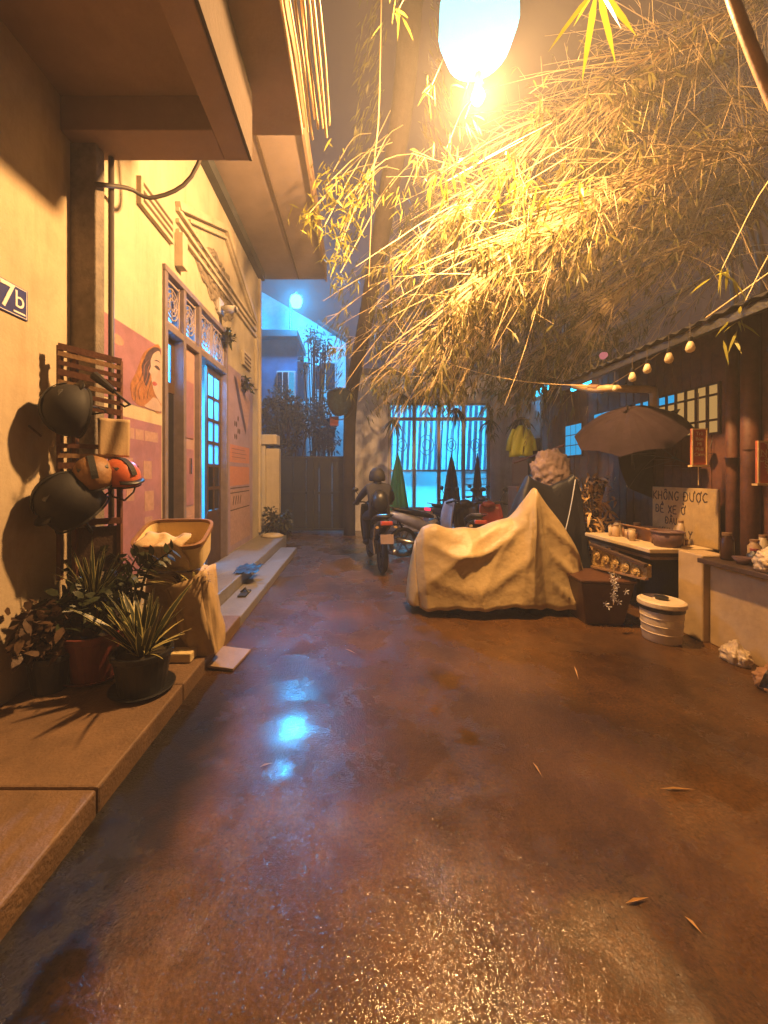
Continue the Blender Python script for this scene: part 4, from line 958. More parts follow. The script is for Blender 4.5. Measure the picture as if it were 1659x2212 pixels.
# tub, carved panel, ornament, bucket
tb = thing('brown_tub', 'tapered brown tub standing under the carved panel of the counter', 'tub', (2.6, 4.05, 0))
M = Matrix.Translation((2.56, 4.12, .002))
MB().lathe([(.26, 0), (.36, .44), (.335, .44), (.24, .03)], 4, M, a0=R(40)).build('body', 'brownbin', tb, bevel=.04)
MB().lathe([(.36, .441), (.38, .45), (.38, .475), (.34, .475)], 4, M, a0=R(40)).build('rim', 'brownbin', tb, bevel=.01)
cv = thing('carved_panel', 'gilded carved panel with a moulded edge leaning on the counter front', 'carved panel', (2.85, 4.2, .6))
a = at(1280, 1176, 4.35); b = at(1398, 1222, 3.66)
MB().prism([a, b, b + Vector((0, 0, -.12)) , a + Vector((.0, 0, -.24))], (0, 0, 0), (.06, .02, 0)).build('panel', 'carved', cv, bevel=.006)
MB().bar(a + Vector((-.01, 0, .0)), b + Vector((-.01, 0, 0)), .05, .03).build('top_moulding', 'wood_dark', cv)
MB().bar(a + Vector((-.005, 0, -.25)), b + Vector((-.005, 0, -.13)), .04, .02).build('bottom_moulding', 'wood_mid', cv)
mb = MB()
for k in range(5):
    q = a.lerp(b, .12 + .18*k) + Vector((-.012, 0, -.10))
    mb.lathe([(.055, 0), (.05, .008), (.03, .004), (.02, .016), (.001, .018)], 10, Matrix.Translation(q) @ Euler((0, R(-90), 0)).to_matrix().to_4x4())
mb.build('rosette', 'carved', cv)
oc = at(1326, 1262, 3.72)
orn = thing('flower_string', 'string of small white flowers hanging below the carved panel', 'ornament', oc)
MB().tube([oc + Vector((0, 0, .18)), oc + Vector((.004, 0, 0)), oc + Vector((-.005, 0, -.2))], .004, 5).build('stem', 'cable', orn)
for k in range(16):
    q = oc + Vector((random.gauss(0, .022 + .02*(k > 6)), random.gauss(0, .02), .10 - .021*k))
    mb = MB()
    for j in range(5):
        d = Vector((math.cos(j*1.257 + k), -.4, math.sin(j*1.257 + k)))
        mb.addv([q, q + d*.022 + Vector((.006, 0, .006)), q + d*.034, q + d*.022 - Vector((.006, 0, .006))], [(0, 1, 2, 3)])
    mb.build('flower', 'enamel', orn)
bk = thing('bucket', 'white lidded bucket with a dark band beside the cream pier', 'bucket', (2.86, 3.56, 0))
M = Matrix.Translation((2.86, 3.60, .002))
MB().lathe([(.145, 0), (.15, .01), (.17, .30), (.16, .30)], 28, M).build('body', 'bucket', bk, smooth=True, bevel=.003)
MB().lathe([(.172, .285), (.176, .29), (.176, .318), (.17, .32)], 28, M).build('band', 'potblack', bk)
MB().lathe([(.185, .322), (.19, .33), (.188, .365), (.165, .378), (.15, .372), (.01, .374)], 28, M).build('lid', 'bucket', bk, bevel=.003)
for k in range(3): MB().lathe([(.158 + .004*k, .08 + .07*k), (.161 + .004*k, .085 + .07*k), (.158 + .004*k, .09 + .07*k)], 28, M).build('rib', 'bucket', bk, smooth=True)
MB().lathe([(.05, .375), (.055, .40), (.03, .41), (.001, .41)], 14, M).build('knob', 'black', bk)

# ================================================================== UMBRELLAS
def umbrella(label, apex, axis, rad, depth, m, name='umbrella', n=8, pole=.8, closed=False, ribs_m='engine'):
    z = Vector(axis).normalized(); x = z.orthogonal().normalized(); y = z.cross(x)
    M = Matrix((x, y, z)).transposed().to_4x4(); M.translation = Vector(apex)
    t = thing(name, label, 'umbrella', apex)
    mb = MB(); rows = []; NR = 8
    for i in range(NR + 1):
        s = i / NR; row = []
        for j in range(n*4 + 1):
            ang = 2*math.pi*j/(n*4); fr = (j % 4)/4; sag = math.sin(math.pi*fr)
            r = rad*s*(1 - .06*sag*s); zz = -depth*(s**1.9) + .035*sag*s
            row.append(M @ Vector((r*math.cos(ang), r*math.sin(ang), zz)))
        rows.append(row)
    mb.grid(rows); mb.build('canopy', m, t, smooth=False, solid=.002)
    for j in range(n):
        ang = 2*math.pi*j/n
        pts = [M @ Vector((rad*s*math.cos(ang), rad*s*math.sin(ang), -depth*s**1.9 - .012)) for s in (0, .25, .5, .75, 1)]
        MB().tube(pts, .004, 5).build('rib', ribs_m, t)
        MB().tube([M @ Vector((0, 0, -depth - .12)), M @ Vector((rad*.5*math.cos(ang), rad*.5*math.sin(ang), -depth*.28 - .014))], .003, 5).build('strut', ribs_m, t)
    MB().tube([M @ Vector((0, 0, .06)), M @ Vector((0, 0, -pole))], .009, 8).build('shaft', ribs_m, t)
    MB().tube([M @ Vector((0, 0, -pole)), M @ Vector((0, 0, -pole - .12))], .016, 8).build('handle', 'black', t)
    return t
umbrella('big mauve open umbrella tilted under the timber shop awning', at(1356, 886, 4.5), (-.34, -.36, .87), .60, .30, 'umb', pole=.7)
umbrella('black open umbrella with its hollow turned to the alley', at(1425, 978, 4.75), (.18, 1.0, .28), .56, .22, 'umbblack', pole=.6)

def folded_parasol(label, foot, h, r, m):
    t = thing('folded_parasol', label, 'parasol', foot); M = Matrix.Translation(foot)
    mb = MB(); rows = []
    for i in range(12):
        s = i/11; rr = r*(.10 + .90*s**.8); z = h - s*h*.66
        rows.append([M @ Vector((rr*(1 + .16*math.cos(8*a))*math.cos(a), rr*(1 + .16*math.cos(8*a))*math.sin(a), z)) for a in np.linspace(0, 2*math.pi, 49)])
    mb.grid(rows); mb.build('canopy', m, t, smooth=True)
    MB().tube([M @ Vector((0, 0, 0)), M @ Vector((0, 0, h + .06))], .018, 8).build('pole', 'iron', t)
    MB().lathe([(.2, .0), (.2, .04), (.05, .07), (.03, .2)], 18, M).build('base', 'iron', t)
folded_parasol('tall folded dark parasol standing before the curtained window', (2.40, 9.7, 0), 1.98, .22, 'umbblack')
folded_parasol('slimmer folded dark parasol at the right of the curtained window', (3.07, 9.75, 0), 2.02, .14, 'umbblack')
folded_parasol('folded green parasol right of the motorbike rider', (1.00, 9.3, 0), 2.0, .23, 'umbgreen')

# raincoat on a hanger
rc = at(1125, 952, 7.6)
t = thing('raincoat', 'yellow green raincoat hanging under the bamboo at the right of the window', 'raincoat', rc)
mb = MB(); rows = []
for i in range(10):
    s = i/9; half = .05 + .13*min(1, s*3)**.6 + .05*s
    rows.append([(rc.x + half*u*(1), 7.6 + .018*math.sin(u*6 + s*3) - .05*(1 - u*u), rc.z + .30 - s*.60 - .03*abs(u)) for u in np.linspace(-1, 1, 17)])
mb.grid(rows); mb.build('body', 'raincoat', t, smooth=True, solid=.03)
for s in (-1, 1):
    MB().tube([(rc.x + s*.14, 7.6, rc.z + .22), (rc.x + s*.23, 7.58, rc.z + .02), (rc.x + s*.26, 7.57, rc.z - .2)], [.035, .045, .05], 9).build('sleeve', 'raincoat', t, smooth=True)
MB().tube(bez([(rc.x, 7.6, rc.z + .3), (rc.x, 7.6, rc.z + .42), (rc.x + .05, 7.6, rc.z + .46)], 6), .008, 5).build('hanger', 'iron', t)

# ================================================================== MOTORBIKES
def make_scooter(label, paint, loc, rz, group, lit=False):
    t = thing('motorbike', label, 'motorbike', (0, 0, 0), 0, group)
    b = lambda mb, n, m, p=t, **k: mb.build(n, m, p, world=False, **k)
    MY = Euler((R(90), 0, 0)).to_matrix().to_4x4()
    for x in (.62, -.60):
        M = Matrix.Translation((x, 0, .28)) @ MY
        w = b(MB().lathe([(.215, -.03), (.25, -.045), (.275, -.025), (.28, 0), (.275, .025), (.25, .045), (.215, .03), (.215, -.03)], 28, M, cap=False), 'wheel', 'rubber', smooth=True)
        r = MB(); r.lathe([(.205, -.028), (.216, -.03), (.216, .03), (.205, .028), (.205, -.028)], 28, M, cap=False); r.lathe([(.05, -.05), (.05, .05)], 12, M)
        for k in range(6): r.bar((x, 0, .28), (x + .208*math.cos(k*R(60)), 0, .28 + .208*math.sin(k*R(60))), .03, .02)
        b(r, 'rim', 'engine', w)
    b(MB().loft([((-.92, 0, .83), .03, .03), ((-.82, 0, .80), .10, .07), ((-.62, 0, .74), .13, .11), ((-.35, 0, .64), .14, .13), ((-.1, 0, .52), .12, .12), ((.08, 0, .42), .10, .09), ((.2, 0, .38), .07, .06)], 14), 'body', paint, smooth=True)
    b(MB().loft([((-.80, 0, .90), .07, .03), ((-.6, 0, .875), .12, .05), ((-.35, 0, .82), .125, .055), ((-.12, 0, .77), .11, .05), ((.0, 0, .74), .06, .03)], 12), 'seat', 'seat', smooth=True)
    b(MB().box((-.05, -.14, .28), (.40, .14, .33)), 'footboard', 'black', bevel=.015)
    rows = []
    for i in range(8):
        s = i/7; z = .33 + .68*s; hw = .17 + .06*math.sin(s*2.6); xc = .40 + .06*s - .05*math.sin(s*3)
        rows.append([(xc - .10*abs(u)**2, hw*u, z) for u in np.linspace(-1, 1, 9)])
    m_ = MB(); m_.grid(rows); b(m_, 'leg_shield', paint, smooth=True, solid=.02)
    arc = [(.62 + .31*math.cos(R(a)), .28 + .31*math.sin(R(a))) for a in range(15, 151, 15)]
    m_ = MB(); m_.grid([[(x - .0, y, z - abs(y)*.35) for y in (-.07, -.04, 0, .04, .07)] for x, z in arc]); b(m_, 'front_fender', paint, smooth=True, solid=.008)
    m_ = MB()
    for y in (-.075, .075): m_.tube([(.62, y, .28), (.50, y, .72)], .02, 8)
    b(m_, 'fork', 'chrome')
    m_ = MB(); m_.tube(bez([(.30, -.34, 1.02), (.36, -.2, 1.05), (.44, -.05, 1.02), (.44, .05, 1.02), (.36, .2, 1.05), (.30, .34, 1.02)], 14), .014, 8)
    hb = b(m_, 'handlebar', 'black')
    for y in (-1, 1): b(MB().tube([(.335, y*.25, 1.035), (.29, y*.36, 1.015)], .02, 8), 'grip', 'rubber', hb)
    b(MB().loft([((.33, 0, 1.0), .10, .05), ((.42, 0, 1.0), .13, .08), ((.50, 0, .98), .10, .07), ((.53, 0, .97), .05, .04)], 12), 'front_cowl', paint, smooth=True)
    b(MB().loft([((.515, 0, .975), .08, .055), ((.54, 0, .97), .06, .04)], 12), 'headlight', 'chrome', smooth=True)
    for y in (-1, 1):
        mr = b(MB().tube(bez([(.36, y*.2, 1.05), (.36, y*.24, 1.15), (.34, y*.30, 1.24)], 6), .006, 6), 'mirror', 'black')
        b(MB().loft([((.325, y*.31, 1.27), .055, .038), ((.355, y*.31, 1.27), .06, .042), ((.37, y*.31, 1.27), .03, .02)], 12), 'mirror_shell', 'black', mr, smooth=True)
    b(MB().box((-.96, -.09, .79), (-.90, .09, .85)), 'tail_light', 'taillight' if lit else 'red', bevel=.012)
    b(MB().box((-.98, -.10, .52), (-.968, .10, .66), rot=(0, R(12), 0)), 'licence_plate', 'mauvecloth', bevel=.004)
    for y in (-1, 1): b(MB().loft([((-.90, y*.13, .76), .02, .018), ((-.93, y*.14, .76), .025, .02)], 8), 'turn_signal', 'pipe')
    b(MB().loft([((-.95, 0, .58), .07, .01), ((-.8, 0, .62), .075, .012), ((-.6, 0, .60), .07, .012)], 8), 'rear_fender', 'black')
    b(MB().box((-.35, -.12, .24), (.05, .12, .44)), 'engine', 'engine', bevel=.03)
    b(MB().tube([(-.02, -.13, .27), (-.35, -.15, .27), (-.78, -.16, .36)], [.02, .03, .05], 10), 'exhaust', 'chrome', smooth=True)
    b(MB().tube([(-.7, .12, .78), (-.55, .13, .5), (-.6, .12, .3)], .02, 8), 'shock_absorber', 'chrome')
    m_ = MB(); m_.tube([(-.50, -.13, .86), (-.82, -.12, .93), (-.94, 0, .95), (-.82, .12, .93), (-.50, .13, .86)], .012, 6)
    b(m_, 'grab_rail', 'chrome')
    t.location = loc; t.rotation_euler = (0, 0, rz); W[t.name] = Matrix.Translation(loc) @ Matrix.Rotation(rz, 4, 'Z')
    return t
RX_, RY_ = .33, 6.6
make_scooter('dark motorbike being ridden away down the wet alley', 'blackpaint', (RX_, RY_, 0), R(97), None)
make_scooter('white and pink motorbike parked left of the red tail light', 'whitepaint', (1.45, 7.3, 0), R(14), 'motorbikes parked below the curtained window')
make_scooter('navy motorbike with a glowing red tail light by the dark parasol', 'bluepaint', (2.35, 8.3, 0), R(20), 'motorbikes parked below the curtained window', True)
make_scooter('black motorbike parked end on behind the tan rain cover', 'blackpaint', (1.98, 6.75, 0), R(84), 'motorbikes parked below the curtained window')
make_scooter('red motorbike wedged behind the covered bikes', 'red', (2.42, 6.45, 0), R(100), 'motorbikes parked below the curtained window')
make_scooter('black motorbike showing only its wheel at the right edge', 'blackpaint', (3.21, 2.06, 0), R(176), None)

# rider -------------------------------------------------------------
def person_rider():
    t = thing('person', 'person in dark jacket and helmet riding a motorbike away', 'person', (RX_, RY_, 0), R(97))
    J = {'pelvis': (-.32, 0, .90, .15, .13), 'spine': (-.30, 0, 1.06, .15, .115), 'chest': (-.24, 0, 1.24, .17, .125), 'neck': (-.17, 0, 1.385, .06, .06),
         'head': (-.14, 0, 1.47, .085, .095), 'top': (-.135, 0, 1.55, .08, .09)}
    for s, n in ((1, 'l'), (-1, 'r')):
        J['sh' + n] = (-.22, s*.17, 1.32, .075, .075); J['el' + n] = (.0, s*.29, 1.13, .055, .055); J['wr' + n] = (.24, s*.30, 1.045, .038, .038); J['ha' + n] = (.29, s*.305, 1.035, .036, .03)
        J['hi' + n] = (-.28, s*.10, .90, .105, .105); J['kn' + n] = (.14, s*.16, .80, .075, .075); J['an' + n] = (.06, s*.15, .42, .05, .05); J['to' + n] = (.22, s*.16, .365, .045, .035)
    names = list(J); idx = {k: i for i, k in enumerate(names)}
    E = [('pelvis', 'spine'), ('spine', 'chest'), ('chest', 'neck'), ('neck', 'head'), ('head', 'top')]
    for n in 'lr': E += [('chest', 'sh'+n), ('sh'+n, 'el'+n), ('el'+n, 'wr'+n), ('wr'+n, 'ha'+n), ('pelvis', 'hi'+n), ('hi'+n, 'kn'+n), ('kn'+n, 'an'+n), ('an'+n, 'to'+n)]
    me = bpy.data.meshes.new('body'); me.from_pydata([J[k][:3] for k in names], [(idx[a], idx[b]) for a, b in E], [])
    o = bpy.data.objects.new('body', me); COL.objects.link(o); o.parent = t
    md = o.modifiers.new('skin', 'SKIN'); md.use_smooth_shade = True
    for i, k in enumerate(names):
        me.skin_vertices[0].data[i].radius = (J[k][3], J[k][4]); me.skin_vertices[0].data[i].use_root = (k == 'pelvis')
    s = o.modifiers.new('sub', 'SUBSURF'); s.levels = 2; s.render_levels = 2
    me.materials.append(MT['jacket'])
    M = Matrix.Translation((-.135, 0, 1.515))
    MB().lathe([(.001, .145), (.07, .13), (.12, .075), (.14, 0), (.138, -.07), (.125, -.085)], 20, M, sx=1.08, cap=False).build('helmet', 'shellblack', t, world=False, smooth=True, solid=.012)
    MB().lathe([(.088, -.075), (.09, -.05), (.06, -.10)], 12, Matrix.Translation((-.19, 0, 1.46))).build('hair', 'black', t, world=False, smooth=True)
    for s in (1, -1):
        g = MB()
        g.loft([((.24, s*.30, 1.045), .03, .022), ((.28, s*.305, 1.045), .042, .026), ((.31, s*.31, 1.04), .04, .02)], 10)
        for k in range(4):
            y = s*(.275 + .02*k); g.tube([(.305, y, 1.05), (.335 - .004*abs(k-1.5), y, 1.04), (.335, y, 1.01), (.31, y, .995)], [.011, .011, .010, .008], 6)
        g.tube([(.27, s*.27, 1.035), (.295, s*.25, 1.02), (.315, s*.255, 1.0)], [.013, .011, .009], 6)
        g.build('glove', 'black', t, world=False, smooth=True)
        MB().loft([((.0, s*.15, .39), .042, .045), ((.1, s*.155, .37), .048, .05), ((.2, s*.16, .355), .045, .035), ((.27, s*.16, .35), .02, .018)], 10).build('shoe', 'seat', t, world=False, smooth=True)
    MB().loft([((-.52, 0, 1.06), .09, .12), ((-.46, 0, 1.10), .14, .18), ((-.38, 0, 1.12), .14, .18), ((-.36, 0, 1.12), .1, .14)], 12).build('backpack', 'black', t, world=False, smooth=True)
person_rider()

# covered motorbikes ------------------------------------------------
def cover(label, m, y_mid, half, prof, seedv, folds=1.0, peaks=()):
    """prof: list of (x, ridge height, half width factor); cloth from near hem over the ridge to far hem"""
    random.seed(seedv); t = thing('covered_motorbike', label, 'covered motorbike', ((prof[0][0] + prof[-1][0])/2, y_mid, 0))
    xs_ = np.linspace(prof[0][0], prof[-1][0], 210); px = [p[0] for p in prof]
    rz_ = np.interp(xs_, px, [p[1] for p in prof]); hw = np.interp(xs_, px, [p[2] for p in prof])
    ker = np.array([1, 2, 1]) / 4
    for _ in range(2): rz_[1:-1] = np.convolve(rz_, ker, 'valid'); hw[1:-1] = np.convolve(hw, ker, 'valid')
    ph = [random.uniform(0, 6) for _ in range(8)]; fr = [3.1, 5.3, 8.7, 13.1, 19.0, 27.0]; am = [.05, .045, .04, .022, .012, .007]
    NV = 61; rows = []
    x0, x1 = xs_[0], xs_[-1]
    pleat = lambda a: (1 - abs(math.sin(a)))**1.6
    for i, x in enumerate(xs_):
        row = []
        for j in range(NV):
            v = -1 + 2*j/(NV - 1); av = abs(v)                # -1 near hem, 0 ridge, 1 far hem
            hem = .10 + .02*math.sin(x*4 + ph[0]) - .012*math.cos(x*9) + .006*math.sin(x*31)
            z = rz_[i] - (rz_[i] - hem)*(av**1.45)
            out = half*hw[i]*(av**.52)
            f_ = .018*math.sin(x*3.1 + ph[0] + av*2) + .010*math.sin(x*7.7 + ph[1] - av*3)
            f_ += .030*pleat(x*5.2 + ph[2] + .5*math.sin(av*3))*av + .007*pleat(x*11.3 + ph[3] + .9*av)*av**1.5
            for (qx, qz, amp) in peaks:
                d = Vector((x - qx, z - qz)); ang = math.atan2(d.x, -d.y + .001); rad = d.length
                g = math.exp(-rad*.55)*min(1, rad*3)
                f_ += amp*(pleat(ang*4.2 + ph[1]) + .28*pleat(ang*9.7 + ph[5]) - .4)*g
                if x < qx - .12:                               # swags hanging between tail and peak
                    u = (x - x0)/(qx - x0); w_ = z + .42*(4*u*(1 - u))**1.2*(.8) - .35*u
                    f_ += amp*.75*pleat(w_*8.5 + ph[6])*math.sin(math.pi*min(1, max(0, u)))*math.exp(-((av - .45)/.38)**2)
                elif x > qx + .08:
                    w_ = z + (x - qx)*1.0; f_ += amp*.7*pleat(w_*10 + ph[7])*min(1, (x - qx)*3)
            y = y_mid + math.copysign(1, v)*(out + folds*f_*min(1, av*2.2))
            row.append((x + .02*math.sin(v*5 + ph[3])*av, y, z + (.012*math.sin(x*17 + ph[6]) + .01*math.sin(x*9))*(1 - av)*folds))
        rows.append(row)
    # closing rows at both ends: gather to the hem
    mb = MB(); mb.grid(rows); c_ = mb.build('cover', m, t, smooth=True, solid=.004)
    # end skirts
    for rr, sgn in ((rows[0], -1), (rows[-1], 1)):
        g = []
        for k in range(7):
            s = k/6
            g.append([(p[0] + sgn*.10*math.sin(s*1.57)*(1 - abs(-1 + 2*j/(NV-1))**3), p[1], p[2] - (p[2] - .09)*s) for j, p in enumerate(rr)])
        MB().grid(g).build('end_skirt', m, t, smooth=True, solid=.004)
    for x in (x0 + .32, x1 - .32):
        MB().lathe([(.215, -.03), (.25, -.045), (.275, -.025), (.275, .025), (.25, .045), (.215, .03), (.215, -.03)], 24, Matrix.Translation((x, y_mid, .277)) @ Euler((R(90), 0, 0)).to_matrix().to_4x4(), cap=False).build('wheel', 'rubber', t)
    return t
cover('motorbike under a tan rain cover rising to one tall peak', 'cover', 4.45, .36,
      [(.68, .80, .55), (.76, .93, .85), (.9, .955, .95), (1.15, .93, 1), (1.4, .93, 1), (1.62, .98, 1), (1.78, 1.06, 1), (1.88, 1.16, .95), (2.0, 1.31, .8), (2.06, 1.40, .7), (2.12, 1.30, .8), (2.24, 1.12, .9), (2.36, .94, .95), (2.46, .80, .85), (2.52, .66, .6)],
      4, 1.0, [(2.04, 1.36, .085)])
cover('motorbike under a black rain cover with two pointed peaks behind the tan one', 'coverblack', 5.2, .33,
      [(1.95, .80, .6), (2.10, 1.05, .9), (2.22, 1.35, .8), (2.31, 1.53, .6), (2.40, 1.47, .7), (2.62, 1.40, .8), (2.84, 1.48, .7), (2.93, 1.56, .6), (2.99, 1.40, .7), (3.03, 1.0, .7), (3.06, .7, .5)], 9, .5)
random.seed(21)
tag(MB().tube(bez([at(1243, 1036, 4.80), at(1232, 1100, 4.75), at(1210, 1196, 4.70)], 8), .006, 6).build('cord', 'bluewall', None), 'thin pale cord hanging down the side of the black rain cover', 'cord')
crumple('cloth_bundle', 'pale cloth bundle heaped behind the black rain cover', 'cloth', (2.93, 5.8, 1.36), (.28, .2, .34), 'mauvecloth', 13, False)
tag(MB().box((2.4, 5.75, 0), (3.3, 6.1, 1.36)).build('storage_crate', 'wood_dark', None, bevel=.01), 'dark wooden crate holding the pale cloth bundle', 'crate')
tag(MB().tube([at(1110, 1000, 7.0), at(1218, 962, 6.2)], .02, 8).build('pole', 'wood_red', None), 'slanting reddish pole behind the black rain cover', 'pole')
# dried plants beside the black cover
t = thing('dry_plant', 'tangle of dry orange leaves between black cover and counter', 'plant', (3.1, 5.0, 0))
P = []; D = []
for _ in range(420):
    z = random.uniform(.2, 1.5); P.append((3.22 + random.gauss(0, .12), 5.25 + random.gauss(0, .12), z)); D.append(rv(1) + Vector((0, -.3, .3)))
leaf_object('foliage', P, D, .16, .035, 'straw', t)
mb = MB()
for k in range(7): mb.tube(bez([(3.22, 5.25, 0), (3.22 + random.uniform(-.1, .1), 5.25, .7), (3.22 + random.uniform(-.2, .2), 5.2, 1.5)], 6), .01, 5)
mb.build('stem', 'wood_dark', t)
MB().lathe([(.13, .0), (.18, .3), (.16, .3)], 16, Matrix.Translation((3.22, 5.25, 0))).build('pot', 'potred', t)

# ================================================================== RACK AND HELMETS (left)
rk = thing('wall_rack', 'slatted timber rack standing against the dark pillar hung with helmets', 'rack', (-2.05, 2.85, .85))
RA, RB = Vector((-2.10, 2.72, 0)), Vector((-1.80, 2.92, 0)); RN = Vector((.555, -.832, 0))
def rp(t, z, o=0.0): q = RA.lerp(RB, t) + RN*o; return Vector((q.x, q.y, z))
for t in (.0, .24, 1.0): MB().bar(rp(t, .80), rp(t, 2.46 - .05*t), .03).build('post', 'wood_red', rk)
for k, z in enumerate((2.45, 2.40, 2.335, 2.27, 2.20, 2.13, 2.06, 1.75, 1.68, 1.61, 1.54, 1.47, 1.20)):
    MB().bar(rp(-.03, z, .022), rp(1.03, z - .05*(z > 2), .022), .012, .032 if k % 3 else .045).build('slat', 'wood_mid' if k in (1, 4, 8) else 'wood_red', rk)
for z in (2.40, 1.70, .92):
    for t in (.08, .8): MB().bar(rp(t, z, -.016), rp(t, z, -.05 if t < .5 else -.12), .022).build('bracket', 'wood_red', rk)
a_, b_ = rp(.30, .84, .002), rp(.97, .84, .002)
MB().prism([a_, b_, b_ + Vector((0, 0, .32)), a_ + Vector((0, 0, .32))], (0, 0, 0), -RN*.012).build('back_panel', 'wood_dark', rk)
def helmet(label, c, rot, s, m, visor=True, full=False):
    t = thing('helmet', label, 'helmet', c, rot=rot); b = lambda mb, n, mm, **k: mb.build(n, mm, t, world=False, **k)
    low = -.11 if full else -.05
    b(MB().lathe([(.001, .15*s), (.05*s, .143*s), (.10*s, .11*s), (.132*s, .05*s), (.138*s, 0), (.134*s, low*s)], 24, sx=1.15, cap=False), 'shell', m, smooth=True, solid=.016)
    if visor: b(MB().grid([[((.155 + .022*k)*s*math.cos(a), (.135 + .008*k)*s*math.sin(a), (.0 - .010*k)*s) for a in np.linspace(-.8, .8, 11)] for k in range(3)]), 'visor', 'black', solid=.004, smooth=True)
    b(MB().lathe([(.136*s, low*s), (.14*s, (low - .012)*s), (.13*s, (low - .014)*s)], 24, sx=1.15, cap=False), 'edge_trim', 'rubber')
    b(MB().grid([[((.162*math.cos(t) + .004)*s, w_*s, (.152*math.sin(t) + .004)*s) for w_ in (-.022, -.012, .012, .022)] for t in np.linspace(.25, 2.7, 14)]), 'ridge', 'rubber', solid=.004)
    for y in (-1, 1): b(MB().box((.02*s, y*.085*s - .012, .092*s), (.09*s, y*.085*s + .012, .104*s), rot=(y*R(-35), R(22), 0)), 'vent', 'engine', bevel=.002)
    m_ = MB()
    for y in (-1, 1): m_.tube([(.02*s, y*.13*s, low*s), (.03*s, y*.09*s, (low - .09)*s), (.04*s, 0, (low - .14)*s)], .007, 5)
    b(m_, 'strap', 'rubber')
    return t
def orient(front, crown):
    z = Vector(crown).normalized(); x = Vector(front); x = (x - z*x.dot(z)).normalized(); y = z.cross(x)
    return Matrix((x, y, z)).transposed().to_euler()
helmet('large black helmet hanging on its side from the upper rack', (-1.985, 2.67, 1.99), orient((-.1, 0, 1), (-.55, -.78, .12)), 1.15, 'shellblack')
helmet('black full face helmet hanging on the lower rack', (-1.985, 2.64, 1.38), orient((-.55, -.5, -.5), (-.30, -.55, .75)), 1.22, 'shellblack', True, True)
helmet('dusty brown helmet tucked above the full face one', (-1.86, 2.72, 1.54), orient((.5, -.6, -.3), (.1, -.4, .9)), .92, 'foamrim', False)
helmet('orange red helmet hanging at the far end of the rack', (-1.745, 2.84, 1.53), orient((.8, -.3, -.15), (.1, -.2, .95)), .92, 'helmet_red')
# towel, bag, umbrella on the rack
mb = MB(); rows = []
for i in range(14):
    s = i/13; rows.append([tuple(rp(.62 + .55*u, 1.96 - .28*s - .02*u*math.sin(s*3), .05 + .012*math.sin(u*9 + s*3))) for u in np.linspace(0, 1, 12)])
tag(mb.grid(rows).build('towel', 'towel', None, smooth=True, solid=.008), 'beige towel hanging from the upper slats of the rack', 'towel')
random.seed(17)
um = thing('folded_umbrella', 'folded black umbrella poking out of the rack slats', 'umbrella', (-1.86, 2.95, 2.1))
a = at(205, 812, 2.78); b = at(281, 874, 2.70)
MB().tube([a, a.lerp(b, .55)], [.035, .02], 8).build('canopy', 'umbblack', um)
MB().tube([a.lerp(b, .5), b, b + Vector((-.02, -.03, -.02)), b + Vector((-.04, -.05, .0))], .008, 6).build('handle', 'black', um)

# ================================================================== PLANTS AND BOXES ON THE PAVEMENT
G = .122
def pot(parent, c, r0, r1, h, m, saucer=True, n=24):
    M = Matrix.Translation(c)
    MB().lathe([(r0, 0), (r1, h*.86), (r1*1.08, h*.87), (r1*1.08, h), (r1*.96, h), (r1*.92, h*.82)], n, M, cap=False).build('pot', m, parent, smooth=False, bevel=.003)
    MB().lathe([(r1*.93, h*.84), (.001, h*.88)], n, M, cap=False).build('soil', 'soil', parent)
    if saucer: MB().lathe([(r0*1.1, .0), (r0*1.45, .03), (r0*1.40, .032), (r0*1.05, .012)], n, M).build('saucer', m, parent)
def blade(p, d, L, w, bend, twist=0.0):
    """strap leaf as an 8-segment ribbon with a raised fold"""
    p = Vector(p); d = Vector(d).normalized(); s = d.cross(Vector((0, 0, 1)));
    if s.length < .05: s = Vector((1, 0, 0))
    s.normalize(); s = Matrix.Rotation(twist, 3, d) @ s; hor = Vector((d.x, d.y, 0)); hor = hor.normalized() if hor.length > .01 else Vector((1, 0, 0)); rows = []
    for i in range(9):
        t = i/8; q = p + d*L*t + hor*bend*L*t*t - Vector((0, 0, 1))*bend*.55*L*t**3
        ww = w*(.55 + .9*t - 1.45*t**2.2)*1.0; ww = max(ww, .002); nn = d.cross(s)
        rows.append([q - s*ww, q - s*ww*.78, q + nn*ww*.2, q + s*ww*.78, q + s*ww])
    return rows
def strap_plant(parent, c, n, L, w, spread, mcore='leafdark', medge='leafpale', up=1.0):
    for k in range(n):
        a = random.uniform(0, 6.28); sp = random.uniform(.1, 1)*spread
        d = Vector((math.cos(a)*sp, math.sin(a)*sp, up)); rows = blade(Vector(c) + Vector((math.cos(a), math.sin(a), 0))*.05*random.random(), d, L*random.uniform(.6, 1.1), w*random.uniform(.8, 1.2), random.uniform(.05, .35)*sp, random.uniform(-.6, .6))
        m_ = MB(); m_.grid(rows); nf = len(m_.f); m_.mi = [1 if (i % 4) in (0, 3) else 0 for i in range(nf)]
        m_.build('leaf', [mcore, medge], parent, smooth=True)
pt = thing('potted_snake_plant', 'variegated snake plant in the black pot with a saucer at the kerb', 'potted plant', (-1.42, 2.52, G))
c = Vector((-1.42, 2.55, G)); pot(pt, c, .14, .175, .27, 'potblack'); strap_plant(pt, c + Vector((0, 0, .24)), 38, .47, .036, .85); strap_plant(pt, c + Vector((0, 0, .24)), 22, .27, .010, 1.8, 'leafpale', 'leafpale', .7)
pt = thing('potted_dracaena', 'yellow green spiky plant in the red brown pot by the wall', 'potted plant', (-1.88, 2.70, G))
c = Vector((-1.86, 2.72, G)); pot(pt, c, .14, .19, .33, 'potred')
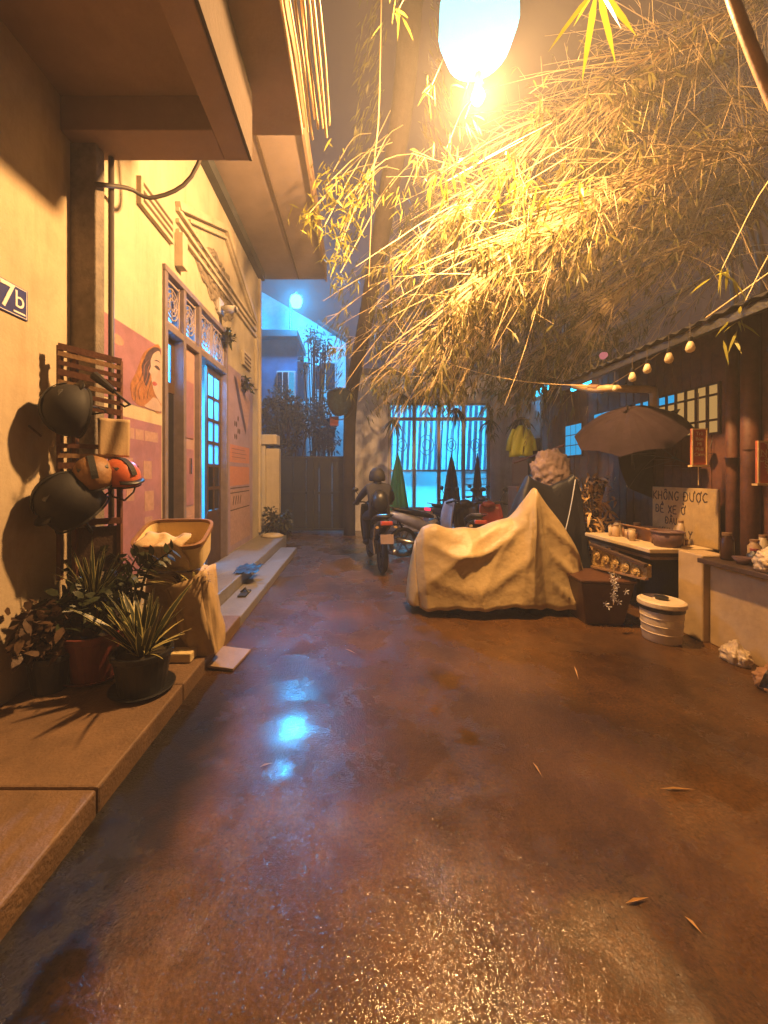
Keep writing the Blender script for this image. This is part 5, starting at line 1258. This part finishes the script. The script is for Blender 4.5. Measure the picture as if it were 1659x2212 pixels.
strap_plant(pt, c + Vector((0, 0, .55)), 34, .40, .016, 1.0, 'leafdark', 'leafpale')
MB().tube([c + Vector((0, 0, .25)), c + Vector((.02, 0, .6))], .02, 8).build('stem', 'wood_mid', pt)
P = [c + Vector((random.gauss(0, .12), random.gauss(0, .12), .36 + random.random()*.28)) for _ in range(320)]
leaf_object('foliage', P, [rv(1) + Vector((0, 0, .3)) for _ in P], .11, .045, 'leafdark', pt, .2)
pt = thing('potted_plant', 'small purple leaved plant in a dark pot against the near wall', 'potted plant', (-2.05, 2.5, G))
c = Vector((-2.04, 2.56, G)); pot(pt, c, .10, .13, .24, 'potblack', False)
P = [c + Vector((random.gauss(-.0, .07), random.gauss(-.04, .10), .28 + random.random()*.28)) for _ in range(300)]
leaf_object('foliage', P, [rv(1) + Vector((.2, -.2, .1)) for _ in P], .11, .05, 'leafmix', pt, .2)
mb = MB()
for q in P[:40]: mb.tube([c + Vector((0, 0, .2)), q], .003, 4)
mb.build('stem', 'wood_mid', pt)
pt = thing('potted_zamia', 'dark plant with arching stems of oval leaflets before the foam box', 'potted plant', (-1.75, 2.95, G))
c = Vector((-1.72, 2.98, G)); pot(pt, c, .12, .15, .28, 'potblack')
stems = [at(372, 1188, 2.85), at(330, 1200, 2.9), at(300, 1195, 2.95), at(255, 1205, 2.9), at(215, 1190, 2.85), at(160, 1225, 2.8), at(285, 1240, 2.75), at(240, 1175, 3.0)]
for q in stems:
    b0 = c + Vector((0, 0, .25)); mid = (b0 + q)/2 + Vector((-.05, 0, .12)); pts = bez([b0, mid, q], 12)
    st = MB().tube(pts, [.010]*6 + [.007]*6, 5).build('stem', 'leafdark', pt)
    PP = []; DD = []
    for i in range(3, 12):
        d = (pts[min(i+1, 11)] - pts[i-1]).normalized(); sd = d.cross(Vector((0, -1, .2))).normalized()
        for s in (-1, 1): PP.append(pts[i]); DD.append(sd*s + d*.5 + rv(.1))
    leaf_object('leaflet', PP, DD, .095, .042, 'leafdark', st, .05)

# foam box on a cloth-draped stool
bxo = thing('foam_box', 'open cream foam box with a brown rim on the draped stool', 'box', (-1.6, 3.35, .7))
c0 = at(365, 1185, 3.3); yb = 3.3
a0, a1 = at(292, 1220, 3.15), at(440, 1225, 3.15); 
x0, x1 = a0.x, a1.x; zb = a0.z - .04; zt = zb + .36
M = Matrix.Translation(((x0 + x1)/2, 3.32, zb + .05)) @ Euler((R(24), 0, R(4))).to_matrix().to_4x4()
def sq(r, z, a, b, n=40):
    return [M @ Vector((a*r*math.copysign(abs(math.cos(t))**.42, math.cos(t)), b*r*math.copysign(abs(math.sin(t))**.42, math.sin(t)), z)) for t in np.linspace(0, 2*math.pi, n, endpoint=False)]
def ring(mb, lst):
    vs = [p for l_ in lst for p in l_]; n = len(lst[0])
    mb.addv(vs, [(i*n+j, i*n+(j+1)%n, (i+1)*n+(j+1)%n, (i+1)*n+j) for i in range(len(lst)-1) for j in range(n)])
bw, bd = (x1 - x0)/2, .21
mb = MB(); L9 = [sq(.80, .0, bw, bd), sq(.86, .012, bw, bd), sq(.97, .25, bw, bd), sq(.93, .252, bw, bd), sq(.90, .22, bw, bd), sq(.78, .05, bw, bd)]
ring(mb, L9); mb.addv(L9[0], [tuple(range(39, -1, -1))]); mb.addv(L9[-1], [tuple(range(40))]); mb.build('body', 'foam', bxo, smooth=False, bevel=.004)
mb = MB(); ring(mb, [sq(.975, .235, bw, bd), sq(1.03, .24, bw, bd), sq(1.04, .275, bw, bd), sq(.95, .278, bw, bd), sq(.935, .254, bw, bd)]); mb.build('rim', 'foamrim', bxo, bevel=.003)
sto = thing('draped_stool', 'low stool draped in pale crumpled cloth under the foam box', 'stool', ((x0 + x1)/2, 3.3, G))
mb = MB(); rows = []; cx, cy = (x0+x1)/2, 3.32
for i in range(12):
    s = i/11; hw = .25 + .07*s; z = zb - .03 - (zb - G - .02)*s
    rows.append([(cx + hw*math.cos(a)*(1 + s*(.06*math.sin(9*a + 1) + .04*math.sin(17*a + 3*s))), cy + hw*.75*math.sin(a)*(1 + s*(.08*math.sin(7*a) + .05*math.sin(13*a + 2*s))), z + .02*math.sin(5*a)*s) for a in np.linspace(0, 2*math.pi, 121)])
mb.grid(rows); mb.addv([rows[0][j] for j in range(120)], [tuple(range(120))]); mb.build('cloth', 'sack', sto, smooth=True)
for dx, dy in ((-.14, -.1), (.14, -.1), (.14, .1), (-.14, .1)): MB().box((cx + dx - .02, cy + dy - .02, G), (cx + dx + .02, cy + dy + .02, zb - .02)).build('leg', 'wood_dark', sto)
mb = MB(); rows = []
for i in range(16):
    s = i/15; rows.append([tuple(M @ Vector((-bw*.75 + bw*1.3*u + .02*math.sin(s*9), -bd*(.2 + .85*min(1, s*2)) , .285 + .02*math.sin(u*7 + s*5) + .012*math.sin(u*17) - max(0, s - .5)*.42))) for u in np.linspace(0, 1, 26)])
tag(mb.grid(rows).build('cloth', 'sack', None, smooth=True, solid=.006), 'pale cloth slung over the front rim of the foam box', 'cloth')
# leaning planter
pb_ = at(452, 1405, 3.12); pa = at(412, 1245, 3.15)
pln = thing('planter', 'tall cream planter leaning on the pavement edge with leaves inside', 'planter', (pb_.x, 3.15, G))
ax = (pa - pb_).normalized(); sx_ = Vector((.95, 0, .2)).normalized(); sy_ = Vector((0, 1, 0)); L_ = (pa - pb_).length
def sec(t, h): 
    q = pb_ + ax*L_*t; return [q + sx_*h*i + sy_*h*j for i, j in ((-1, -1), (1, -1), (1, 1), (-1, 1))]
A, B = sec(0, .10), sec(1, .17)
def sring(t, h, wob=.012):
    q = pb_ + ax*L_*t; o_ = []
    for a in np.linspace(0, 2*math.pi, 44, endpoint=False):
        ca, sa = math.cos(a), math.sin(a); k_ = 1 + wob/h*(math.sin(5*a + t*4) + .6*math.sin(11*a - t*7) + .5*math.sin(17*a + t*13))
        o_.append(q + sx_*h*k_*math.copysign(abs(ca)**.55, ca) + sy_*h*k_*math.copysign(abs(sa)**.55, sa) + ax*(t*.05*ca))
    return o_
mb = MB(); ring(mb, [sring(0, .10, .003)] + [sring(t, .105 + .07*t**.8) for t in np.linspace(.06, 1, 12)] + [sring(1.0, .16), sring(.9, .145), sring(.7, .13)])
mb.addv(sring(.7, .13), [tuple(range(44))]); mb.addv(sring(0, .10, .003), [tuple(range(43, -1, -1))]); mb.build('body', 'planter', pln, smooth=True)
for k in range(22):
    q = (B[0] + B[2])/2 + Vector((random.uniform(-.1, .1), random.uniform(-.08, .08), -.12)); m_ = MB(); m_.grid(blade(q, Vector((random.uniform(-.6, .6), -.3 + random.uniform(-.4, .3), 1)), random.uniform(.24, .36), .017, .5)); m_.build('leaf', 'leafmix' if k % 3 else 'leafpale', pln, smooth=True)
bq = at(395, 1388, 2.95)
tag(MB().box((bq.x - .09, 2.9, G), (bq.x + .08, 3.02, G + .07)).build('brick', 'foam', None, bevel=.008), 'cream brick lying between the black pot and the planter', 'brick')
tl = MB().box((-1.20, 3.02, .012), (-.94, 3.36, .034), rot=(0, R(3), R(-8)))
tag(tl.build('floor_tile', 'tile', None, bevel=.004), 'wet brown tile lying on the road against the kerb', 'tile')
# plants at the step, puddle of rag
rg = MB(); rows = []
for i in range(9): rows.append([(-1.62 + .3*j/10 + .03*math.sin(i), 5.0 + i*.06 + .02*math.sin(j*2), .245 + .03*abs(math.sin(i*1.3 + j*.9))) for j in range(11)])
tag(rg.grid(rows).build('rag', 'coverblack', None, smooth=True), 'dark wet rag crumpled on the doorstep edge', 'rag')
shoes = MB(); 
for s in (0, 1): shoes.loft([((-1.45 + .12*s, 0, .0), .04, .03)], 8) if False else None
sl = thing('sandal', 'dark sandal left on the kerb below the doorstep', 'sandal', (-1.34, 4.6, .1))
MB().box((-1.40, 4.5, .101), (-1.30, 4.76, .125)).build('sole', 'rubber', sl, bevel=.01)
MB().tube([(-1.40, 4.64, .12), (-1.35, 4.66, .165), (-1.30, 4.64, .12)], .014, 6).build('strap', 'black', sl)
bs2 = at(590, 1185, 7.9)
tag(MB().lathe([(.18, .0), (.20, .03), (.12, .07), (.001, .08)], 16, Matrix.Translation((-1.75, 8.0, .242)), sx=1.2).build('stone', 'ochre', None, smooth=True), 'rounded ochre stone at the foot of the gate pillar', 'stone')

# fallen bamboo leaves on the road
def ground(x, y): Y = F*H/(y - 1024); return Vector(((x - 770)/F*Y, Y, .006))
fl_ = [((1150, 1648), (1172, 1682), 'slanting dry leaf on the road left of the long straw'), ((1425, 1706), (1504, 1708), 'long dry straw lying level on the road at right'), ((1478, 1982), (1518, 2022), 'thin pale straw nearest the lower right corner'),
       ((1350, 1955), (1402, 1942), 'faint dry leaf on the road beside the pale straw'), ((745, 1403), (770, 1414), 'small straw on the wet road before the covered motorbike'), ((1240, 1440), (1250, 1470), 'small straw on the dark road near the bucket'), ((560, 1660), (590, 1650), 'short straw on the road near the gutter')]
for a, b, lb in fl_:
    p, q = ground(*a), ground(*b); d = (q - p); n_ = Vector((-d.y, d.x, 0)).normalized()*.0055; m1 = p.lerp(q, .4) + Vector((0, 0, .006))
    tag(MB().addv([p, m1 + n_, q, m1 - n_], [(0, 1, 2), (0, 2, 3)]).build('bamboo_leaf', 'straw', None), lb, 'leaf', 'dry leaves fallen on the road')

# ================================================================== STREET LAMP
sl_ = thing('street_lamp', 'blazing cyan street lamp hanging at the top of the view', 'street lamp', LAMP)
c = Vector((LAMP.x, LAMP.y, 5.63))
MB().lathe([(.02, -.36), (.14, -.27), (.29, -.14), (.36, .06), (.35, .30), (.30, .50), (.22, .56)], 26, Matrix.Translation(c), a0=.2).build('lamp_glass', 'lampglass', sl_, smooth=True)
MB().tube([c + Vector((0, 0, -.36)), c + Vector((0, 0, -.47))], .03, 10).build('socket', 'iron', sl_)
MB().lathe([(.02, .07), (.055, .03), (.065, -.01), (.045, -.055), (.005, -.07)], 14, Matrix.Translation(LAMP)).build('bulb', 'bulblit', sl_, smooth=True)
MB().lathe([(.37, .561), (.32, .60), (.12, .72), (.05, .74)], 16, Matrix.Translation(c)).build('hood', 'iron', sl_)
MB().tube(bez([c + Vector((0, 0, .72)), c + Vector((.05, -.1, 1.1)), c + Vector((-.4, -1.2, 1.5)), Vector((-.95, 1.6, 7.1))], 14), .04, 8).build('arm', 'iron', sl_)

# ================================================================== BAMBOO
def bamboo(label, ctrl, r0, nbr, seedv, tlo=.35, L=(.085, .17), tw=(.5, 1.5), leafm='bamboo', dirbias=Vector((0, 0, 0)), leaves_per=(5, 9), nsec=(3, 6), flat=.35):
    random.seed(seedv)
    t = thing('bamboo', label, 'bamboo', ctrl[0], group='arching bamboo culms over the alley')
    pts = bez(ctrl, 40); n = len(pts)
    MB().tube(pts, [max(.006, r0*(1 - .9*(i/(n-1))**1.2)) for i in range(n)], 7).build('culm', 'culm', t, smooth=True)
    br = MB(); P = []; D = []; LL = []
    for _ in range(nbr):
        u = tlo + (1 - tlo)*random.random()**.8; i = min(int(u*(n-1)), n-2); p = pts[i].lerp(pts[i+1], random.random()); tan = (pts[i+1] - pts[i]).normalized()
        d = (tan*1.3 + rv(.45) + dirbias).normalized(); ln = random.uniform(*tw)
        q = [p]; 
        for k in range(4): q.append(q[-1] + d*ln/4); d = (d + Vector((0, 0, -.08)) + rv(.05)).normalized()
        br.tube(q, [.0055, .005, .004, .003, .002], 3, cap=False)
        for s in range(random.randint(*nsec)):
            w = random.uniform(.35, 1); b0 = q[0].lerp(q[4], w) if w < .98 else q[4]
            k = min(int(w*4), 3); b0 = q[k].lerp(q[k+1], w*4 - k)
            d2 = (d*.8 + rv(.6) + Vector((0, 0, -.25))).normalized(); l2 = random.uniform(.15, .45); e = b0 + d2*l2 + Vector((0, 0, -.04))
            br.tube([b0, (b0+e)/2 + Vector((0, 0, .01)), e], [.003, .0025, .0015], 3, cap=False)
            lp = random.randint(*leaves_per)
            if u < .70: lp = lp // 4
            elif u > .8: lp += 2
            for _k in range(lp):
                f_ = random.uniform(.35, 1); P.append(b0.lerp(e, f_)); D.append(d2*.6 + rv(.5) + Vector((0, 0, -.55))); LL.append(random.uniform(*L)*(1.25 if u > .78 else 1))
    wh_ = MB()
    for _ in range(64):
        i = random.randint(int(n*tlo), n - 3); p = pts[i]; d = ((pts[i+1] - pts[i]).normalized()*1.2 + rv(.34)).normalized(); ln = random.uniform(.9, 2.4); q = [p]
        for k in range(6): q.append(q[-1] + d*ln/6); d = (d + Vector((0, 0, -.035)) + rv(.025)).normalized()
        wh_.tube(q, [.008, .0075, .007, .006, .005, .004, .002], 3, cap=False)
        for k in (2, 3, 4, 5):
            e = q[k] + (d*.6 + rv(.7)).normalized()*random.uniform(.12, .35); wh_.tube([q[k], e], [.003, .0015], 3, cap=False)
            if random.random() < .35: P += [e]*3; D += [d*.5 + rv(.6) + Vector((0, 0, -.5)) for _q in range(3)]; LL += [random.uniform(*L) for _q in range(3)]
    wh_.build('bare_twig', 'twig', t)
    br.build('branch', 'twig', t)
    LL = np.array(LL); leaf_object('foliage', P, D, LL, LL*rng.uniform(.11, .18, len(LL)), leafm, t, flat)
    return t
ROOT = Vector((7.6, 6.6, 0))
ends = [((820, 720, 6.9), (1150, 420, 6.6), (1500, 250, 6.2)), ((880, 600, 6.4), (1150, 330, 6.0), (1480, 170, 5.8)), ((865, 790, 7.6), (1130, 560, 7.0), (1480, 380, 6.4)),
        ((1010, 790, 7.0), (1220, 600, 6.6), (1500, 450, 6.2)), ((1120, 800, 7.8), (1290, 620, 7.0), (1520, 480, 6.4)), ((960, 480, 5.4), (1200, 260, 5.2), (1480, 100, 5.2)),
        ((1230, 770, 6.6), (1350, 620, 6.2), (1560, 500, 6.0)), ((940, 740, 5.8), (1180, 510, 5.6), (1500, 330, 5.6)), ((1010, 640, 5.0), (1200, 470, 5.0), (1450, 360, 5.2)), ((1180, 520, 4.7), (1330, 420, 4.8), (1560, 330, 5.2)),
        ((850, 520, 7.4), (1100, 300, 7.0), (1450, 150, 6.6)), ((1060, 780, 8.4), (1250, 600, 7.6), (1520, 440, 6.8)),
        ((900, 820, 8.8), (1120, 650, 8.0), (1450, 470, 7.0)), ((1165, 790, 7.2), (1280, 690, 6.8), (1520, 520, 6.2)), ((990, 760, 6.4), (1190, 600, 6.0), (1490, 420, 5.8)),
        ((1260, 800, 8.2), (1390, 690, 7.6), (1570, 570, 6.8)), ((1300, 280, 5.2), (1430, 130, 5.2), (1570, 30, 5.4)), ((860, 690, 8.2), (1090, 470, 7.6), (1460, 300, 6.8))]
ORD = ['arching bamboo whose tip droops against the leaning trunk at mid height', 'arching bamboo whose leafy tip reaches highest beside the leaning trunk', 'arching bamboo drooping lowest over the left corner of the curtained window', 'arching bamboo drooping over the middle of the curtained window',
  'arching bamboo drooping over the right edge of the curtained window', 'near arching bamboo whose tip ends under the street lamp', 'arching bamboo drooping onto the far awning corner', 'bamboo arching across the middle of the leaf mass toward the rider',
  'nearest arching bamboo with bare twigs below the street lamp', 'short arching bamboo high on the right above the awning', 'far arching bamboo running behind the lamp toward the leaning trunk', 'farthest bamboo drooping behind the others over the window', 'bamboo whose tip hangs just above the top left corner of the window frame', 'bamboo drooping between the curtained window and the white shed',
  'bamboo whose bare twigs cross in front of the window at mid distance', 'bamboo drooping over the dark roof of the white shed', 'highest bamboo reaching in from the right beside the street lamp', 'bamboo behind the leaning trunk at the height of the blue lamp']
for k, (e, m_, s_) in enumerate(ends):
    rt = ROOT + Vector((random.uniform(-.5, .7), random.uniform(-.7, 1.2), 0)); sp = at(*s_)
    ctrl = [rt, Vector((rt.x + .1, rt.y, 3.0)), Vector(((rt.x*.6 + sp.x*.4), (rt.y + sp.y)/2, max(sp.z + .2, 5.4))), sp, at(*m_), at(*e)]
    bamboo(ORD[k], ctrl, .034, 50, 100 + k, .40, leaves_per=(3, 6))
# near spray and culm at the top right
random.seed(5)
nb = thing('bamboo', 'near bamboo with long yellow leaves hanging at the top right', 'bamboo', (3.55, 1.9, 0))
cp = bez([(3.55, 1.9, 0), (2.95, 1.95, 1.6), at(1720, 330, 2.0), at(1590, 20, 2.0), at(1540, -150, 2.05), at(1440, -330, 2.1), at(1300, -260, 2.0), at(1270, -40, 1.95)], 40)
MB().tube(cp, [.035*(1 - .85*i/39) + .004 for i in range(40)], 8).build('culm', 'culm', nb, smooth=True)
P = []; D = []; LL = []
for (x, y), tips in (((1290, -30), ((1178, 112), (1255, 180), (1282, 200), (1332, 140), (1380, 78), (1235, 60), (1345, 60))),):
    o_ = at(x, y, 1.95)
    for (tx, ty) in tips:
        tp = at(tx, ty, 1.95 + random.uniform(-.1, .1)); P.append(o_); D.append(tp - o_); LL.append((tp - o_).length)
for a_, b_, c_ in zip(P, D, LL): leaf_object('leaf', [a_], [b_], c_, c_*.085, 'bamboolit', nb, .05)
for k, (x, y, Y, n_) in enumerate(((858, 25, 3.4, 9), (930, 190, 3.8, 8), (1020, 175, 3.9, 10), (1005, 255, 4.2, 12), (1560, 580, 3.0, 8), (1590, 690, 3.1, 10), (965, 320, 4.4, 16), (900, 560, 4.9, 20), (870, 420, 5.2, 20))):
    o_ = at(x, y, Y)
    sp = thing('bamboo_spray', ['yellow leaf spray left of the street lamp at the top edge', 'lit leaf spray just below and left of the street lamp', 'lit leaf spray right under the street lamp', 'leaf spray two hands below the street lamp', 'single drooping leaf spray high above the red signboard',
         'yellow drooping leaf spray beside the awning above the bulbs', 'bright leaf cluster below the street lamp sprays', 'yellow leaf cluster right of the leaning trunk', 'leaf cluster right beside the leaning trunk, upper'][k], 'bamboo spray', o_, group='lit bamboo sprays')
    topv = o_ + Vector((.5, .4, 1.0)) if Y > 3.3 else o_ + Vector((.55, -.1, .9))
    MB().tube(bez([topv, (topv + o_)/2 + Vector((0, 0, .15)), o_], 8), [.006]*4 + [.004]*4, 4).build('twig', 'twig', sp)
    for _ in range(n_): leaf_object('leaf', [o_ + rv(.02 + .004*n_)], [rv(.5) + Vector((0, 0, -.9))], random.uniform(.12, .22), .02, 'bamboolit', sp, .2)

for k, (x, y, Y, n_) in enumerate(((1035, 350, 3.40, 24), (965, 392, 3.45, 20), (1110, 385, 3.42, 22), (1190, 420, 3.5, 18), (1065, 440, 3.3, 16), (1255, 395, 3.55, 14))):
    o_ = at(x, y, Y)
    sp = thing('bamboo_spray', ['thick leaf cluster straight below the street lamp', 'leaf cluster low left under the street lamp', 'leaf cluster low right under the street lamp', 'leaf cluster further right under the street lamp', 'lowest leaf cluster under the street lamp', 'rightmost leaf cluster level with the others under the lamp'][k], 'bamboo spray', o_, group='lit bamboo sprays')
    MB().tube(bez([o_ + Vector((.9, .5, .8)), o_ + Vector((.4, .2, .35)), o_], 8), [.006]*4 + [.004]*4, 4).build('twig', 'twig', sp)
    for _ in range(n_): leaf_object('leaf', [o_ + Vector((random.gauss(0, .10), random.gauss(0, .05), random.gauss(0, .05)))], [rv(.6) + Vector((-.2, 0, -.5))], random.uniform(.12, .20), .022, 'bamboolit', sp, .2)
# leaning trunk
tr = thing('leaning_tree', 'slim leaning tree trunk wrapped in narrow leaves left of the bamboo', 'tree', (-.15, 9.7, 0))
tp = bez([(-.18, 9.75, 0), at(757, 880, 9.4), at(790, 690, 8.0), at(836, 430, 6.6), at(870, 220, 5.9), at(892, -80, 5.5)], 30)
MB().tube(tp, [.15 + .03*i/29 for i in range(30)], 14).build('trunk', 'trunk', tr, smooth=True)
P = []; D = []
for _ in range(1100):
    i = random.randint(6, 29); sd = random.choice((-1, 1)); off = Vector((sd*random.uniform(.3, .75), random.uniform(0, .5), random.uniform(-.3, .3)))
    P.append(tp[i] + off); D.append(Vector((sd*.5, random.gauss(0, .4), -.9)) + rv(.2))
leaf_object('foliage', P, D, rng.uniform(.12, .26, len(P)), .022, 'bamboo', tr, .2)
P = []; D = []; br = MB()
for q in ((720, 370), (690, 440), (745, 430), (770, 420), (700, 490), (740, 520), (725, 555), (660, 470), (790, 400), (735, 590), (760, 470), (705, 400)):
    e = at(q[0], q[1], 5.2 + random.uniform(-.4, .5)); s = tp[21] + rv(.2); br.tube(bez([s, (s+e)/2 + Vector((0, 0, .2)), e], 7), .006, 4)
    for _ in range(34): P.append(e + rv(.10)); D.append(rv(.7) + Vector((-.1, 0, -.5)))
br.build('branch', 'twig', tr); leaf_object('foliage', P, D, rng.uniform(.10, .22, len(P)), .022, 'bamboolit', tr, .2)
MB().tube(bez([at(824, -20, 4.6), at(818, 250, 4.9), at(806, 380, 5.4), at(796, 620, 6.2)], 12), .008, 5).build('vine', 'twig', tr)

# dark palm fans before the window
for k, (x, y, Y) in enumerate(((868, 850, 8.6), (905, 838, 8.8), (850, 905, 8.5), (985, 880, 8.7), (1060, 905, 8.8), (1125, 900, 8.4))):
    o_ = at(x, y, Y)
    pm = thing('palm_frond', ['dark palm fan at the top left corner of the curtained window', 'dark palm fan over the left transom of the curtained window', 'dark palm fan hanging at the left edge of the curtained window', 'dark palm fan over the middle of the curtained window',
         'dark palm fan over the right edge of the curtained window', 'dark palm fan above the yellow green raincoat'][k], 'palm frond', o_, group='dark palm fans hanging before the window')
    MB().tube(bez([o_ + Vector((.3, -.2, .9)), o_ + Vector((.1, -.05, .35)), o_], 7), .01, 5).build('stalk', 'twig', pm)
    n_ = 26; ang = rng.uniform(-2.6, -.5, n_)
    leaf_object('leaflet', [o_] * n_, [Vector((math.cos(a)*1.1, random.uniform(-.4, .4), math.sin(a))) for a in ang], rng.uniform(.28, .46, n_), .035, 'palm', pm, .35)

# ------------------------------------------------------------------ haze: fine drizzle hanging in the air round the lamps
mb = MB(); mb.box((-9, -6, -1.0), (14, 24, 12.0))
hz = mb.build('haze', 'haze') if False else None
hm = bpy.data.materials.new('drizzle_air'); hm.use_nodes = True
hm.node_tree.nodes.remove(hm.node_tree.nodes['Principled BSDF'])
pv = hm.node_tree.nodes.new('ShaderNodeVolumePrincipled'); pv.inputs['Color'].default_value = (.95, .93, .92, 1)
pv.inputs['Density'].default_value = 0.0108; pv.inputs['Anisotropy'].default_value = 0.0
hm.node_tree.links.new(pv.outputs[0], hm.node_tree.nodes['Material Output'].inputs['Volume'])
hz = tag(mb.build('haze', hm), kind='stuff')

print('objects', len(bpy.data.objects), 'tris', sum(len(m.polygons) for m in bpy.data.meshes))
